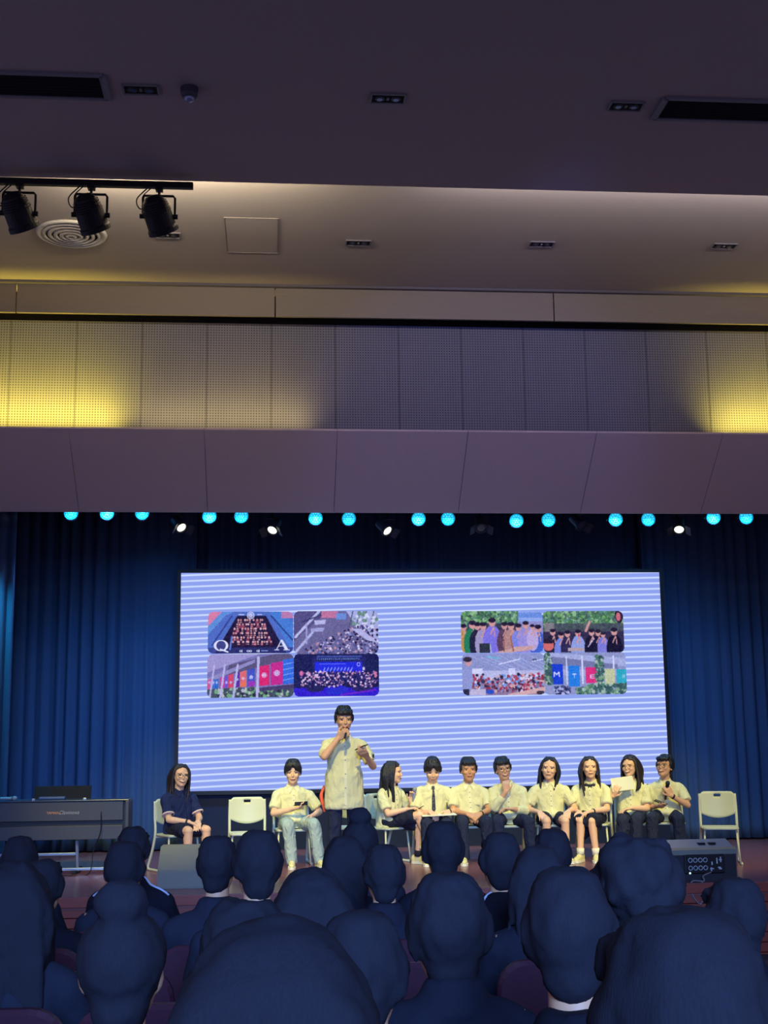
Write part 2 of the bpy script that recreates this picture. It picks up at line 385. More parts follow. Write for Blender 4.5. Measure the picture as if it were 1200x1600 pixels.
def picture(p, px0, py0, px1, py1, label):
    k_ = p.a + p.r.normal(0, 13, p.a.shape[:2] + (1,)) + p.r.normal(0, 6, p.a.shape); k_[1:-1, 1:-1] = 0.55 * k_[1:-1, 1:-1] + 0.1125 * (k_[:-2, 1:-1] + k_[2:, 1:-1] + k_[1:-1, :-2] + k_[1:-1, 2:]); p.a = np.clip(k_ * 0.86 + np.array((12, 12, 34)), 0, 255)
    A = at((px0 + px1) / 2 - (px1 - px0) / 2, (py0 + py1) / 2, SY); B = at(px1, (py0 + py1) / 2, SY); T = at((px0 + px1) / 2, py0, SY); U = at((px0 + px1) / 2, py1, SY)
    W_, H_ = B.x - A.x, T.z - U.z
    n, h = p.w, p.h; gx = np.linspace(-W_ / 2, W_ / 2, n + 1); gz = np.linspace(H_ / 2, -H_ / 2, h + 1)
    X, Z = np.meshgrid(gx, gz); V = np.stack([X, np.zeros_like(X), Z], -1).reshape(-1, 3)
    i, j = np.meshgrid(np.arange(n), np.arange(h)); base = j * (n + 1) + i
    Fc = np.stack([base, base + n + 1, base + n + 2, base + 1], -1).reshape(-1, 4)
    cx, cz = (gx[:-1] + gx[1:]) / 2, (gz[:-1] + gz[1:]) / 2; CX, CZ = np.meshgrid(cx, cz); r = 0.075
    qx = np.maximum(np.abs(CX) - (W_ / 2 - r), 0); qz = np.maximum(np.abs(CZ) - (H_ / 2 - r), 0)
    keep = ((qx ** 2 + qz ** 2) < r * r).ravel()
    c = np.clip(p.a / 255.0, 0, 1).reshape(-1, 3); c = np.where(c <= 0.04045, c / 12.92, ((c + 0.055) / 1.055) ** 2.4)[keep]
    me = bpy.data.meshes.new('picture'); me.from_pydata(V.tolist(), [], Fc[keep].tolist())
    at_ = me.color_attributes.new('print', 'FLOAT_COLOR', 'CORNER')
    at_.data.foreach_set('color', np.repeat(np.concatenate([c, np.ones((len(c), 1))], 1), 4, axis=0).astype('f').ravel())
    o = link('picture', me, m_pic, disp); o.location = ((A.x + B.x) / 2 - scx, -0.018, (T.z + U.z) / 2 - scz)
    o['label'] = label
    return o
SK = [(226, 160, 150), (206, 140, 130), (240, 190, 180)]
# 1: group on steps with Q A
p = Paint(200, 100, (78, 112, 190), 1)
p.poly([(0, 0), (0.16, 0), (0.05, 0.3), (0, 0.42)], (232, 132, 160)); p.poly([(0, 0.55), (0.2, 0.1), (0.3, 0), (0.16, 0), (0, 0.35)], (96, 150, 214))
p.poly([(0.72, 0), (0.86, 0), (1, 0.25), (1, 1)], (70, 130, 210)); p.line(0.74, 0.1, 1, 0.7, 0.02, (40, 70, 130)); p.line(0.28, 0.1, 0.05, 0.8, 0.02, (50, 70, 140)); p.rect(0.86, 0, 1, 0.16, (200, 130, 170))
p.poly([(0.34, 0.1), (0.68, 0.1), (0.92, 1), (0.08, 1)], (26, 18, 40))
for row in range(6):
    y = 0.2 + row * 0.105; w0 = 0.16 + 0.018 * row; n = 9 + row
    for i in range(n):
        x = 0.5 - w0 + 2 * w0 * (i + 0.5) / n + p.r.uniform(-0.012, 0.012)
        p.ell(x, y + 0.05, 0.02, 0.05, [(40, 22, 38), (70, 26, 40), (24, 20, 40), (150, 60, 70)][p.r.randint(4)]); p.ell(x, y, 0.012, 0.028, SK[p.r.randint(3)])
        if p.r.rand() < 0.6: p.ell(x, y + 0.055, 0.013, 0.014, SK[p.r.randint(3)])
p.rect(0, 0.86, 1, 1, (44, 52, 110), 0.7); p.line(0.26, 0.9, 0.28, 0.6, 0.02, (90, 130, 210))
p.emblem(0.5, 0.09, 0.095, (225, 230, 255)); p.line(0.36, 0.07, 0.42, 0.07, 0.01, (230, 235, 255)); p.line(0.58, 0.07, 0.63, 0.07, 0.01, (210, 215, 245))
WQ = (240, 244, 255)
p.ell(0.155, 0.81, 0.085, 0.135, WQ, 1, 0.0); p.ell(0.155, 0.81, 0.055, 0.112, (60, 66, 120)); p.line(0.15, 0.9, 0.235, 0.965, 0.018, WQ)
p.poly([(0.85, 0.68), (0.875, 0.68), (0.945, 0.92), (0.905, 0.92)], WQ); p.line(0.86, 0.7, 0.805, 0.91, 0.011, WQ); p.line(0.83, 0.83, 0.905, 0.83, 0.011, WQ)
p.line(0.785, 0.92, 0.83, 0.92, 0.010, WQ); p.line(0.89, 0.92, 0.955, 0.92, 0.010, WQ)
for i, x in enumerate((0.385, 0.47, 0.5, 0.585)): p.ell(x, 0.945, 0.016, 0.03, (235, 240, 255), 1, 0.2)
p.line(0.402, 0.92, 0.402, 0.97, 0.009, WQ); p.line(0.602, 0.92, 0.602, 0.97, 0.009, WQ); p.line(0.63, 0.94, 0.7, 0.94, 0.008, (150, 170, 235))
picture(p, 325, 956, 458, 1021, 'group photo on steps with letters Q and A')
# 2: crowd in an atrium
p = Paint(150, 75, (108, 104, 140), 2)
p.poly([(0, 0), (0.4, 0), (0, 0.7)], (84, 78, 118)); p.line(0.02, 0.6, 0.3, 0.0, 0.03, (200, 205, 235)); p.line(0, 1, 0.22, 0.5, 0.03, (190, 195, 230)); p.line(0.15, 0.3, 0.15, 0.75, 0.02, (170, 170, 215)); p.line(0.1, 0.25, 0.38, 0.05, 0.015, (60, 54, 90))
p.rect(0.33, 0, 0.52, 0.16, (206, 120, 150)); p.rect(0.5, 0.06, 0.62, 0.2, (110, 150, 215)); p.poly([(0.62, 0), (1, 0), (1, 0.7), (0.7, 0.25)], (180, 186, 225))
for x in (0.7, 0.78, 0.86, 0.95): p.line(x, 0, x - 0.05, 0.42, 0.012, (70, 84, 90))
p.speck(0.7, 0.02, 1, 0.4, 40, [(110, 150, 120), (225, 230, 250)], 0.02, 0.05)
p.speck(0.12, 0.2, 1, 1, 620, [(40, 34, 56), (230, 220, 240), (200, 150, 160), (150, 150, 200), (28, 24, 44), (90, 90, 140)], 0.012, 0.034, lambda x, y: y > 0.95 - 0.85 * (x - 0.02) and y > 0.2 + 0.9 * (x - 0.72) and y > 0.2)
p.poly([(0.68, 0.42), (0.8, 0.42), (1, 0.75), (0.86, 0.68)], (192, 192, 228)); p.poly([(0.24, 0.22), (0.38, 0.2), (0.37, 0.3), (0.25, 0.32)], (196, 196, 230)); p.poly([(0.2, 0.4), (0.37, 0.38), (0.34, 0.48), (0.2, 0.48)], (170, 172, 214))
picture(p, 459, 955, 591, 1022, 'photo of a crowd in an atrium')
# 3: hanging banners
p = Paint(180, 90, (126, 120, 172), 3)
p.poly([(0, 0), (0.6, 0), (0, 0.42)], (168, 160, 205)); p.poly([(0.25, 0.25), (1, -0.1), (1, 0.1), (0.2, 0.5)], (92, 84, 108)); p.poly([(0, 0.55), (0.55, 0.12), (0.55, 0.2), (0, 0.66)], (150, 145, 190))
p.rect(0, 0.78, 1, 1, (70, 86, 84)); p.speck(0.1, 0.78, 0.95, 1, 140, [(120, 180, 110), (60, 70, 70), (190, 200, 190), (40, 40, 50)], 0.02, 0.05); p.poly([(0.6, 0.78), (1, 0.7), (1, 0.8), (0.6, 0.86)], (70, 60, 90))
bn = [(0.0, 0.05, (220, 90, 140)), (0.05, 0.09, (70, 120, 205)), (0.09, 0.13, (40, 110, 200)), (0.15, 0.2, (222, 60, 140)), (0.2, 0.24, (110, 90, 200)), (0.24, 0.3, (232, 70, 90)), (0.32, 0.375, (90, 40, 150)), (0.38, 0.45, (240, 110, 100)), (0.46, 0.55, (66, 84, 190)), (0.6, 0.715, (236, 36, 100)), (0.735, 0.87, (212, 40, 130)), (0.875, 1.0, (52, 110, 220))]
for x0_, x1_, c in bn:
    y0 = 0.62 - 0.55 * x0_ if x0_ > 0.1 else 0.6; y1 = 0.8 - 0.12 * x0_
    p.poly([(x0_, y0), (x1_, y0 - 0.04), (x1_, y1 - 0.01), (x0_, y1 + 0.01)], c)
    if x0_ > 0.3 and x1_ < 0.9: p.emblem((x0_ + x1_) / 2, (y0 + y1) / 2 - 0.02, (x1_ - x0_) * 0.55, (226, 226, 255))
    elif x0_ < 0.3: p.ell((x0_ + x1_) / 2, 0.65, 0.012, 0.035, (190, 190, 235))
p.rect(0.47, 0.62, 0.55, 0.74, (190, 40, 170), 0.8); p.rect(0.385, 0.64, 0.45, 0.76, (250, 120, 60), 0.8)
for k in range(4): p.line(0.88, 0.25 + k * 0.12, 1.0, 0.2 + k * 0.12, 0.01, (130, 170, 245))
for x, wd in ((0.03, 0.02), (0.15, 0.022), (0.30, 0.026), (0.575, 0.03)): p.line(x, 1, x + 0.015 if x > 0.5 else x + 0.05, 0.08 if x > 0.5 else 0.25, wd, (196, 194, 230))
picture(p, 324, 1022, 459, 1090, 'photo of coloured banners hanging in a row')
# 4: choir on a blue stage
p = Paint(150, 75, (22, 26, 66), 4)
p.rect(0.22, 0.1, 0.84, 0.7, (30, 34, 90)); p.rect(0.25, 0.2, 0.8, 0.46, (30, 40, 222)); p.rect(0.27, 0.05, 0.8, 0.1, (60, 80, 150))
for i in range(22): p.ell(0.28 + i * 0.023, 0.13, 0.006, 0.012, (150, 200, 240))
for i in range(9): p.line(0.35 + i * 0.04, 0.40, 0.365 + i * 0.04, 0.34, 0.014, (150, 170, 255))
p.line(0.3, 0.25, 0.6, 0.25, 0.01, (110, 130, 255)); p.ell(0.76, 0.26, 0.02, 0.05, (200, 190, 255), 1, 0.4)
p.rect(0, 0.8, 1, 1, (46, 26, 200)); p.ell(0.5, 0.85, 0.13, 0.13, (36, 40, 200)); p.ell(0.25, 0.82, 0.1, 0.08, (30, 30, 70)); p.ell(0.8, 0.82, 0.12, 0.08, (34, 30, 80)); p.line(0.55, 0.97, 0.95, 0.86, 0.02, (110, 30, 200))
p.speck(0.08, 0.42, 0.98, 0.78, 420, [(240, 210, 235), (30, 24, 60), (220, 160, 180), (90, 60, 130), (24, 22, 60)], 0.014, 0.03)
p.ell(0.09, 0.46, 0.025, 0.06, (230, 110, 160)); p.ell(0.96, 0.5, 0.015, 0.08, (230, 120, 150)); p.ell(0.82, 0.36, 0.016, 0.04, (230, 220, 240))
picture(p, 459, 1021, 592, 1088, 'photo of a choir on a blue lit stage')
# 5: people applauding under trees
GR = [(70, 130, 60), (110, 170, 80), (60, 100, 60), (150, 200, 130), (90, 140, 110)]
p = Paint(150, 75, (58, 70, 60), 5)
p.speck(0, 0, 0.72, 0.4, 420, GR, 0.015, 0.05); p.rect(0.7, 0, 1, 0.3, (150, 180, 235)); p.rect(0.7, 0.04, 1, 0.16, (110, 150, 220)); p.rect(0.08, 0.3, 0.72, 1, (50, 44, 60), 0.85); p.rect(0.7, 0.25, 1, 0.85, (150, 150, 200))
ppl = [(0.03, .3, .8, (200, 150, 50)), (0.14, .22, .9, (30, 130, 70)), (0.2, .26, .85, (28, 30, 40)), (0.27, .26, .85, (170, 160, 190)), (0.38, .16, .95, (130, 120, 225)), (0.53, .26, .8, (90, 60, 70)), (0.61, .26, .85, (190, 140, 120)), (0.7, .3, .8, (130, 140, 225)), (0.79, .24, .8, (160, 150, 215)), (0.94, .33, .85, (60, 100, 200)), (0.87, .32, .6, (200, 180, 220))]
for x, y, h, c in ppl: p.person(x, y, h * 0.95, c, arms=True)
p.poly([(0.4, 1), (0.66, 0.86), (0.9, 0.84), (0.85, 0.93), (0.6, 1)], (216, 170, 150)); p.line(0.52, 0.7, 0.52, 0.95, 0.02, (150, 90, 60)); p.line(0.6, 0.6, 0.63, 0.95, 0.02, (170, 110, 70)); p.rect(0.22, 0.78, 0.35, 1, (40, 48, 44)); p.line(0.35, 0.8, 0.36, 1, 0.012, (190, 220, 220))
picture(p, 720, 955, 848, 1020, 'photo of people clapping under trees')
# 6: cheering people in black
p = Paint(150, 75, (80, 110, 84), 6)
p.speck(0, 0, 1, 0.42, 520, GR, 0.015, 0.05); p.rect(0.02, 0.3, 1, 0.5, (60, 56, 66), 0.7); p.rect(0.02, 0.28, 0.14, 0.5, (150, 140, 130), 0.8); p.rect(0, 0.5, 1, 1, (46, 40, 56))
for x, y, h, c in ((0.12, .42, .7, (26, 24, 34)), (0.22, .5, .7, (120, 140, 220)), (0.3, .46, .7, (40, 34, 60)), (0.43, .44, .72, (150, 170, 225)), (0.6, .42, .75, (18, 16, 26)), (0.68, .44, .7, (20, 18, 30)), (0.74, .5, .6, (130, 130, 215)), (0.88, .4, .8, (16, 14, 24))): p.person(x, y, h, c, arms=True)
p.line(0.53, 0.48, 0.58, 0.26, 0.03, (224, 160, 140)); p.line(0.44, 0.56, 0.44, 0.6, 0.02, (200, 40, 70)); p.ell(0.06, 0.82, 0.07, 0.13, (226, 110, 90)); p.ell(0.06, 0.72, 0.08, 0.06, (34, 24, 30)); p.ell(0.95, 0.1, 0.05, 0.2, (40, 26, 36)); p.ell(0.94, 0.14, 0.03, 0.1, (220, 110, 110)); p.rect(0.3, 0.88, 0.5, 0.96, (190, 170, 160)); p.line(0.55, 0.86, 0.63, 0.66, 0.012, (230, 210, 240))
picture(p, 848, 955, 974, 1020, 'photo of cheering people in dark shirts')
# 7: assembly hall
p = Paint(150, 75, (148, 158, 200), 7)
for k in range(7): p.line(0.1 + k * 0.12, 0.05 + 0.03 * (k % 3), 0.5 + k * 0.1, 0.4, 0.008, (178, 188, 225))
p.line(0.45, 0.26, 0.7, 0.14, 0.014, (226, 232, 255)); p.line(0.3, 0.08, 0.45, 0.12, 0.02, (120, 190, 210)); p.ell(0.88, 0.16, 0.03, 0.03, (70, 80, 100)); p.line(0.85, 0.2, 1, 0.14, 0.01, (220, 226, 250))
p.rect(0.1, 0.42, 1, 0.6, (196, 200, 230)); p.rect(0.12, 0.36, 0.25, 0.5, (224, 228, 250)); p.rect(0.56, 0.36, 0.64, 0.52, (222, 226, 250)); p.rect(0.1, 0.62, 1, 1, (150, 100, 110), 0.6)
p.speck(0.12, 0.5, 1, 0.92, 430, [(230, 226, 244), (40, 30, 44), (190, 60, 76), (60, 50, 66), (226, 170, 160), (120, 160, 220), (150, 50, 60)], 0.014, 0.042, lambda x, y: y > 0.74 - 0.45 * x or x < 0.25)
p.poly([(0.55, 0.98), (1, 0.8), (1, 0.94), (0.75, 1), (0.55, 1)], (226, 180, 166)); p.poly([(0.85, 0.62), (1, 0.66), (1, 0.72)], (220, 170, 160)); p.ell(0.94, 0.95, 0.05, 0.05, (60, 50, 50)); p.ell(0.33, 0.92, 0.05, 0.06, (40, 80, 190)); p.rect(0.08, 0.85, 0.28, 1, (206, 196, 214))
p.ell(0.06, 0.6, 0.065, 0.36, (150, 160, 206)); p.ell(0.075, 0.2, 0.04, 0.11, (214, 160, 150)); p.ell(0.065, 0.14, 0.055, 0.06, (44, 36, 40)); p.rect(0.01, 0.86, 0.08, 1, (40, 40, 52))
picture(p, 722, 1021, 851, 1086, 'photo of a full assembly hall')
# 8: banners among foliage
p = Paint(150, 75, (150, 160, 196), 8)
p.poly([(0, 0), (1, 0.15), (1, 0.35), (0, 0.12)], (176, 186, 222)); p.poly([(0.1, 0.1), (0.9, 0.3), (0.9, 0.4), (0.1, 0.3)], (120, 126, 160)); p.rect(0.2, 0.42, 0.9, 0.56, (176, 182, 214))
for x in (0.28, 0.47, 0.85): p.line(x, 0.1, x, 0.75, 0.014, (226, 232, 252))
p.rect(0.07, 0.28, 0.235, 0.76, (20, 60, 205)); p.rect(0.3, 0.32, 0.435, 0.82, (34, 130, 225)); p.rect(0.51, 0.36, 0.64, 0.74, (236, 44, 110)); p.rect(0.74, 0.4, 0.86, 0.8, (206, 214, 150)); p.rect(0.88, 0.42, 1, 0.82, (40, 180, 190))
WH = (225, 232, 255)
p.line(0.125, 0.57, 0.13, 0.47, 0.014, WH); p.line(0.13, 0.47, 0.155, 0.53, 0.014, WH); p.line(0.155, 0.53, 0.185, 0.47, 0.014, WH); p.line(0.185, 0.47, 0.19, 0.57, 0.014, WH)
p.line(0.35, 0.52, 0.39, 0.52, 0.012, WH); p.line(0.37, 0.52, 0.37, 0.6, 0.012, WH)
for y in (0.54, 0.58, 0.62): p.line(0.565, y, 0.61, y, 0.010, WH)
p.line(0.565, 0.54, 0.565, 0.62, 0.012, WH); p.line(0.955, 0.54, 0.955, 0.62, 0.010, WH); p.line(0.975, 0.54, 0.975, 0.62, 0.010, WH); p.line(0.955, 0.58, 0.975, 0.58, 0.010, WH)
GR2 = [(80, 130, 90), (130, 170, 120), (60, 100, 84), (170, 200, 170), (50, 84, 70)]
p.speck(0, 0, 0.1, 0.75, 90, GR2, 0.02, 0.05); p.speck(0.63, 0.1, 0.73, 0.8, 110, GR2, 0.02, 0.05); p.speck(0.4, 0.76, 1, 1, 240, GR2, 0.02, 0.055, lambda x, y: y > 1.05 - 0.45 * x or x > 0.62); p.speck(0.13, 0.82, 0.3, 1, 60, [(60, 70, 110), (190, 196, 230), (40, 44, 70)], 0.02, 0.05)
picture(p, 849, 1019, 978, 1085, 'photo of lettered banners among foliage')
# ------------------------------------------------------------------ ceiling fixtures
ORD = ['leftmost', 'second', 'third', 'fourth', 'fifth', 'sixth', 'seventh', 'eighth', 'ninth', 'tenth', 'eleventh', 'twelfth', 'thirteenth', 'fourteenth', 'rightmost']
m_lampg = mat('lamp_glass_unlit', (70, 72, 96), 0.2, 0.2, 0, 30, 0.1)
def downlight(px, py, z, label):
    c = atz(px, py, z)
    r = empty('downlight', (c.x, c.y, z), label=label, cat='downlight', group='twin recessed ceiling downlights')
    L_, D_ = 0.255, 0.135
    bb = BM()
    for cc, s in (((0, D_ / 2, -0.006), (L_, 0.014, 0.014)), ((0, -D_ / 2, -0.006), (L_, 0.014, 0.014)), ((L_ / 2, 0, -0.006), (0.014, D_, 0.014)), ((-L_ / 2, 0, -0.006), (0.014, D_, 0.014))): box(bb, cc, s)
    obj('frame', bb, m_trim, r)
    bb = BM(); box(bb, (0, 0, -0.002), (L_, D_, 0.004)); obj('housing', bb, m_dark, r)
    for s in (-1, 1):
        bb = BM(); cyl(bb, (s * 0.06, 0, -0.001), (s * 0.06, 0, -0.014), 0.042, 0.036); lh = obj('lamp_head', bb, m_black, r)
        bb = BM(); cyl(bb, (s * 0.06, 0, -0.013), (s * 0.06, 0, -0.017), 0.022); obj('lens', bb, m_lampg, lh)
    bb = BM(); box(bb, (0, 0, -0.008), (0.02, 0.03, 0.012)); obj('bracket', bb, m_trim, r)
for px, py, z, lab in ((220, 139, ZC1, 'twin recessed downlight beside the dome camera at upper left'), (606, 153, ZC1, 'twin recessed downlight at the top middle of the dark ceiling'), (978, 165, ZC1, 'twin recessed downlight beside the right ceiling grille'),
                       (560, 379, ZC2, 'small twin downlight on the raised ceiling, left of the screen centre'), (846, 381, ZC2, 'small twin downlight on the raised ceiling, right of centre'), (1131, 384, ZC2, 'small twin downlight at the far right of the raised ceiling'), (262, 367, ZC2, 'small twin downlight half hidden behind the right track lamp')):
    downlight(px, py, z, lab)
def grille(x0, x1, y0, y1, label):
    r = empty('air_grille', ((x0 + x1) / 2, (y0 + y1) / 2, ZC1), label=label, cat='air grille', group='long ceiling air grilles')
    L_, D_ = x1 - x0, y1 - y0; bb = BM()
    for cc, s in (((0, D_ / 2, -0.01), (L_, 0.03, 0.02)), ((0, -D_ / 2, -0.01), (L_, 0.03, 0.02)), ((L_ / 2, 0, -0.01), (0.05, D_, 0.02)), ((-L_ / 2, 0, -0.01), (0.05, D_, 0.02))): box(bb, cc, s, bev=0.003)
    obj('frame', bb, mat('grille_frame', (120, 116, 128), 0.5), r)
    bb = BM(); box(bb, (0, 0, -0.003), (L_, D_, 0.006)); obj('backing', bb, m_dark, r)
    for k in range(7):
        bb = BM(); box(bb, (0, -D_ / 2 + D_ * (k + 1) / 8, -0.009), (L_ - 0.06, 0.012, 0.01), Matrix.Rotation(0.5, 3, 'X')); obj('slat', bb, m_dark, r)
a = atz(167, 117, ZC1); c = atz(163, 153, ZC1); grille(a.x - 2.4, (a.x + c.x) / 2, c.y, a.y, 'long dark air grille at the upper left corner of the ceiling')
a = atz(1036, 152, ZC1); c = atz(1024, 184, ZC1); grille((a.x + c.x) / 2, a.x + 2.4, c.y, a.y, 'long dark air grille at the upper right of the ceiling')
c = atz(296, 138, ZC1)
r = empty('dome_camera', (c.x, c.y, ZC1), label='small dark dome camera on the ceiling beside a downlight', cat='camera')
bb = BM(); cyl(bb, (0, 0, 0), (0, 0, -0.05), 0.068, 0.062); cyl(bb, (0, 0, -0.05), (0, 0, -0.075), 0.062, 0.05); obj('base', bb, mat('camera_shell', (52, 50, 62), 0.5), r)
bb = BM(); ell(bb, (0, 0, -0.078), (0.04, 0.04, 0.035)); obj('dome', bb, mat('camera_dome', (150, 160, 190), 0.15, 0.3), r, True)
# round diffuser
c = atz(112, 364, ZC2); e = atz(57, 364, ZC2); R_ = abs(c.x - e.x)
r = empty('round_diffuser', (c.x, c.y, ZC2), label='round white ceiling air diffuser with concentric rings behind the track lamps', cat='air diffuser')
bb = BM(); cyl(bb, (0, 0, -0.001), (0, 0, -0.006), R_ * 0.97, n=40); obj('backplate', bb, mat('diffuser_shadow', (70, 64, 56), 0.8), r)
for k in range(6):
    rr = R_ * (1 - k * 0.165); bb = BM()
    rings(bb, [[Vector((q * math.cos(2 * PI * i / 40), q * math.sin(2 * PI * i / 40), z_)) for i in range(40)] for q, z_ in ((rr, -0.004), (rr * 0.985, -0.022 - 0.004 * k), (max(rr - R_ * 0.10, 0.012), -0.034 - 0.004 * k), (max(rr - R_ * 0.10, 0.010), -0.02))])
    obj('ring', bb, m_white, r, True)
c = atz(394, 368, ZC2)
r = empty('access_hatch', (c.x, c.y, ZC2), label='faint square access hatch in the raised ceiling', cat='hatch')
bb = BM(); box(bb, (0, 0, -0.004), (0.52, 0.9, 0.004)); obj('panel', bb, m_ceil2, r)
bb = BM()
for cc, s in (((0.27, 0, -0.005), (0.006, 0.92, 0.007)), ((-0.27, 0, -0.005), (0.006, 0.92, 0.007)), ((0, 0.46, -0.005), (0.54, 0.006, 0.007)), ((0, -0.46, -0.005), (0.54, 0.006, 0.007))): box(bb, cc, s)
obj('rim', bb, mat('hatch_rim', (158, 147, 136), 0.8), r)

# track with three par cans
TY = 10.36; TZ = at(150, 287, TY).z; tx1 = at(302, 289, TY).x
r = empty('lighting_track', (tx1, TY, TZ), label='black lighting track bar under the ceiling edge at left', cat='lighting track')
bb = BM(); box(bb, (-2.0, 0, 0), (4.0, 0.055, 0.055), bev=0.006); obj('bar', bb, m_black, r)
m_can = mat('par_can_black', (14, 15, 20), 0.55, 0.2, 0.1, 60, 0.1)
def par_can(px, label):
    t_ = at(px, 292, TY)
    r = empty('track_par_can', (t_.x, TY, TZ - 0.028), label=label, cat='stage lamp', group='par cans on the ceiling track')
    d = Vector((0.30, 0.55, -0.80)).normalized(); s, t, _ = frame(d); piv = Vector((-0.005, 0.0, -0.245))
    prof = [(-0.175, 0.02), (-0.165, 0.06), (-0.13, 0.092), (-0.05, 0.118), (0.10, 0.122), (0.115, 0.132), (0.15, 0.132), (0.15, 0.11), (0.13, 0.10)]
    bb = BM(); rings(bb, [[piv + d * a + (s * math.cos(2 * PI * i / 24) + t * math.sin(2 * PI * i / 24)) * q for i in range(24)] for a, q in prof]); obj('can', bb, m_can, r, False)
    bb = BM(); rings(bb, [[piv + d * a + (s * math.cos(2 * PI * i / 24) + t * math.sin(2 * PI * i / 24)) * q for i in range(24)] for a, q in ((0.128, 0.108), (0.138, 0.106))]); obj('lens', bb, m_lampg, r)
    for k in range(5):
        bb = BM(); aa = -0.11 + k * 0.02; q = 0.108 + 0.0035 * k; tube(bb, [piv + d * aa + (s * math.cos(2 * PI * i / 20) + t * math.sin(2 * PI * i / 20)) * q for i in range(20)], 0.004, 5, True); obj('cooling_fin', bb, m_can, r)
    yk = [Vector((-0.135, 0, -0.255)), Vector((-0.135, 0, -0.09)), Vector((-0.12, 0, -0.07)), Vector((0.12, 0, -0.07)), Vector((0.135, 0, -0.09)), Vector((0.135, 0, -0.255))]
    bb = BM(); tube(bb, yk, 0.011, 6); obj('yoke', bb, m_black, r)
    bb = BM(); cyl(bb, (0, 0, 0.0), (0, 0, -0.075), 0.012, n=10); box(bb, (0, 0, -0.01), (0.06, 0.07, 0.03)); obj('clamp', bb, m_black, r)
    for sx in (-1, 1):
        bb = BM(); cyl(bb, (sx * 0.12, 0, -0.255), (sx * 0.16, 0, -0.255), 0.022, n=12); obj('knob', bb, m_black, r)
    bb = BM(); tube(bb, curve([(-0.10, 0, 0.0), (-0.19, 0.01, -0.10), (-0.16, 0.0, -0.19), (-0.09, -0.03, -0.17), (-0.03, -0.05, -0.13)], 5), 0.006, 5); tube(bb, curve([(-0.07, 0, 0.0), (-0.14, 0, -0.08), (-0.12, -0.02, -0.16), (-0.05, -0.04, -0.12)], 5), 0.005, 5); obj('cable', bb, m_black, r, True)
par_can(31, 'black par can on the ceiling track, leftmost of three'); par_can(143, 'black par can on the ceiling track, middle one in front of the round diffuser'); par_can(249, 'black par can at the right end of the ceiling track')

# ------------------------------------------------------------------ stage lamps behind the soffit
LY = 15.5; LZ = 4.15
m_cyan = mat('cyan_led_glow', (6, 168, 214), 0.4, 0, 0, 30, 0.1, emit=1.0)
m_led = mat('cyan_led_dot', (90, 228, 248), 0.4, 0, 0, 30, 0.02, emit=1.0)
bb = BM(); cyl(bb, (-4.2, 15.56, LZ + 0.46), (8.4, 15.56, LZ + 0.46), 0.025, n=10); pipe = props(obj('lighting_pipe', bb, m_black), 'black pipe carrying the row of stage lamps under the soffit', 'pipe')
for xx in (-3.6, -0.6, 2.4, 5.4, 8.0):
    bb = BM(); cyl(bb, (xx, 15.56, LZ + 0.46), (xx, 15.56, 6.11), 0.012, n=8); obj('hanger_rod', bb, m_black, pipe)
parmesh = {}
def led_par(px, py, i):
    c = at(px, py, LY); d = (Vector((c.x * 0.55 + 0.4, 11.6, 2.2)) - c).normalized()
    r = empty('led_par', c, label=('cyan glowing LED par lamp under the soffit, ' + ORD[i] + (' of the row' if i in (0, 14) else ' from the left')), cat='stage lamp', group='cyan LED par lamps under the soffit')
    s, t, _ = frame(d); q_ = Matrix((s, t, d)).transposed().to_4x4()
    def pt(nm, bmk, m_, par=None):
        if nm not in parmesh:
            parmesh[nm] = bmk(); me = bpy.data.meshes.new(nm); bmesh.ops.recalc_face_normals(parmesh[nm], faces=parmesh[nm].faces[:]); parmesh[nm].to_mesh(me); parmesh[nm].free(); parmesh[nm] = me
        o = link(nm, parmesh[nm], m_, par or r)
        if par is None: o.matrix_local = q_
        return o
    def shell():
        b_ = BM(); rings(b_, [[Vector((q * math.cos(2 * PI * k / 24), q * math.sin(2 * PI * k / 24), a_)) for k in range(24)] for a_, q in ((-0.20, 0.05), (-0.17, 0.085), (0.0, 0.098), (0.012, 0.098), (0.012, 0.087), (-0.004, 0.086))]); return b_
    def lens(): b_ = BM(); cyl(b_, (0, 0, -0.003), (0, 0, 0.002), 0.086, n=24); return b_
    def dots():
        b_ = BM()
        for rad, n in ((0.0, 1), (0.03, 6), (0.06, 12)):
            for k in range(n): cyl(b_, (rad * math.cos(2 * PI * k / n), rad * math.sin(2 * PI * k / n), 0.002), (rad * math.cos(2 * PI * k / n), rad * math.sin(2 * PI * k / n), 0.006), 0.010, n=8)
        return b_
    def hook():
        b_ = BM(); tube(b_, [(-0.105, 0, -0.08), (-0.105, -0.02, 0.0 + 0.03), (-0.105, 0, -0.08)], 0.006, 5); return b_
    pt('shell', shell, m_black); ln = pt('lens', lens, m_cyan); pt('led_dots', dots, m_led, ln)
    bb = BM(); tube(bb, [(-0.11, 0.03, -0.02), (-0.11, 0.05, 0.14), (0, 0.055, 0.16), (0.11, 0.05, 0.14), (0.11, 0.03, -0.02)], 0.008, 6); cyl(bb, (0, 0.055, 0.16), (0, 0.06, 0.47), 0.012, n=8); obj('yoke', bb, m_black, r)
    li = spot('led_par_beam', c + d * 0.03, c + d * 0.03 + Vector((0, 0.9 if i % 2 else 0.25, -1)), 170, (0.09, 0.42, 1.0), 110, 1.0, 0.08)
for i, (px, py) in enumerate(((111, 801), (167, 801), (222, 801), (327, 806), (377, 806), (493, 809), (545, 810), (654, 810), (700, 810), (807, 813), (857, 812), (962, 811), (1013, 811), (1115, 808), (1166, 808))): led_par(px, py, i)
m_hot = mat('hot_lens_white', (255, 250, 215), 0.4, 0, 0, 30, 0.02, emit=3.0)
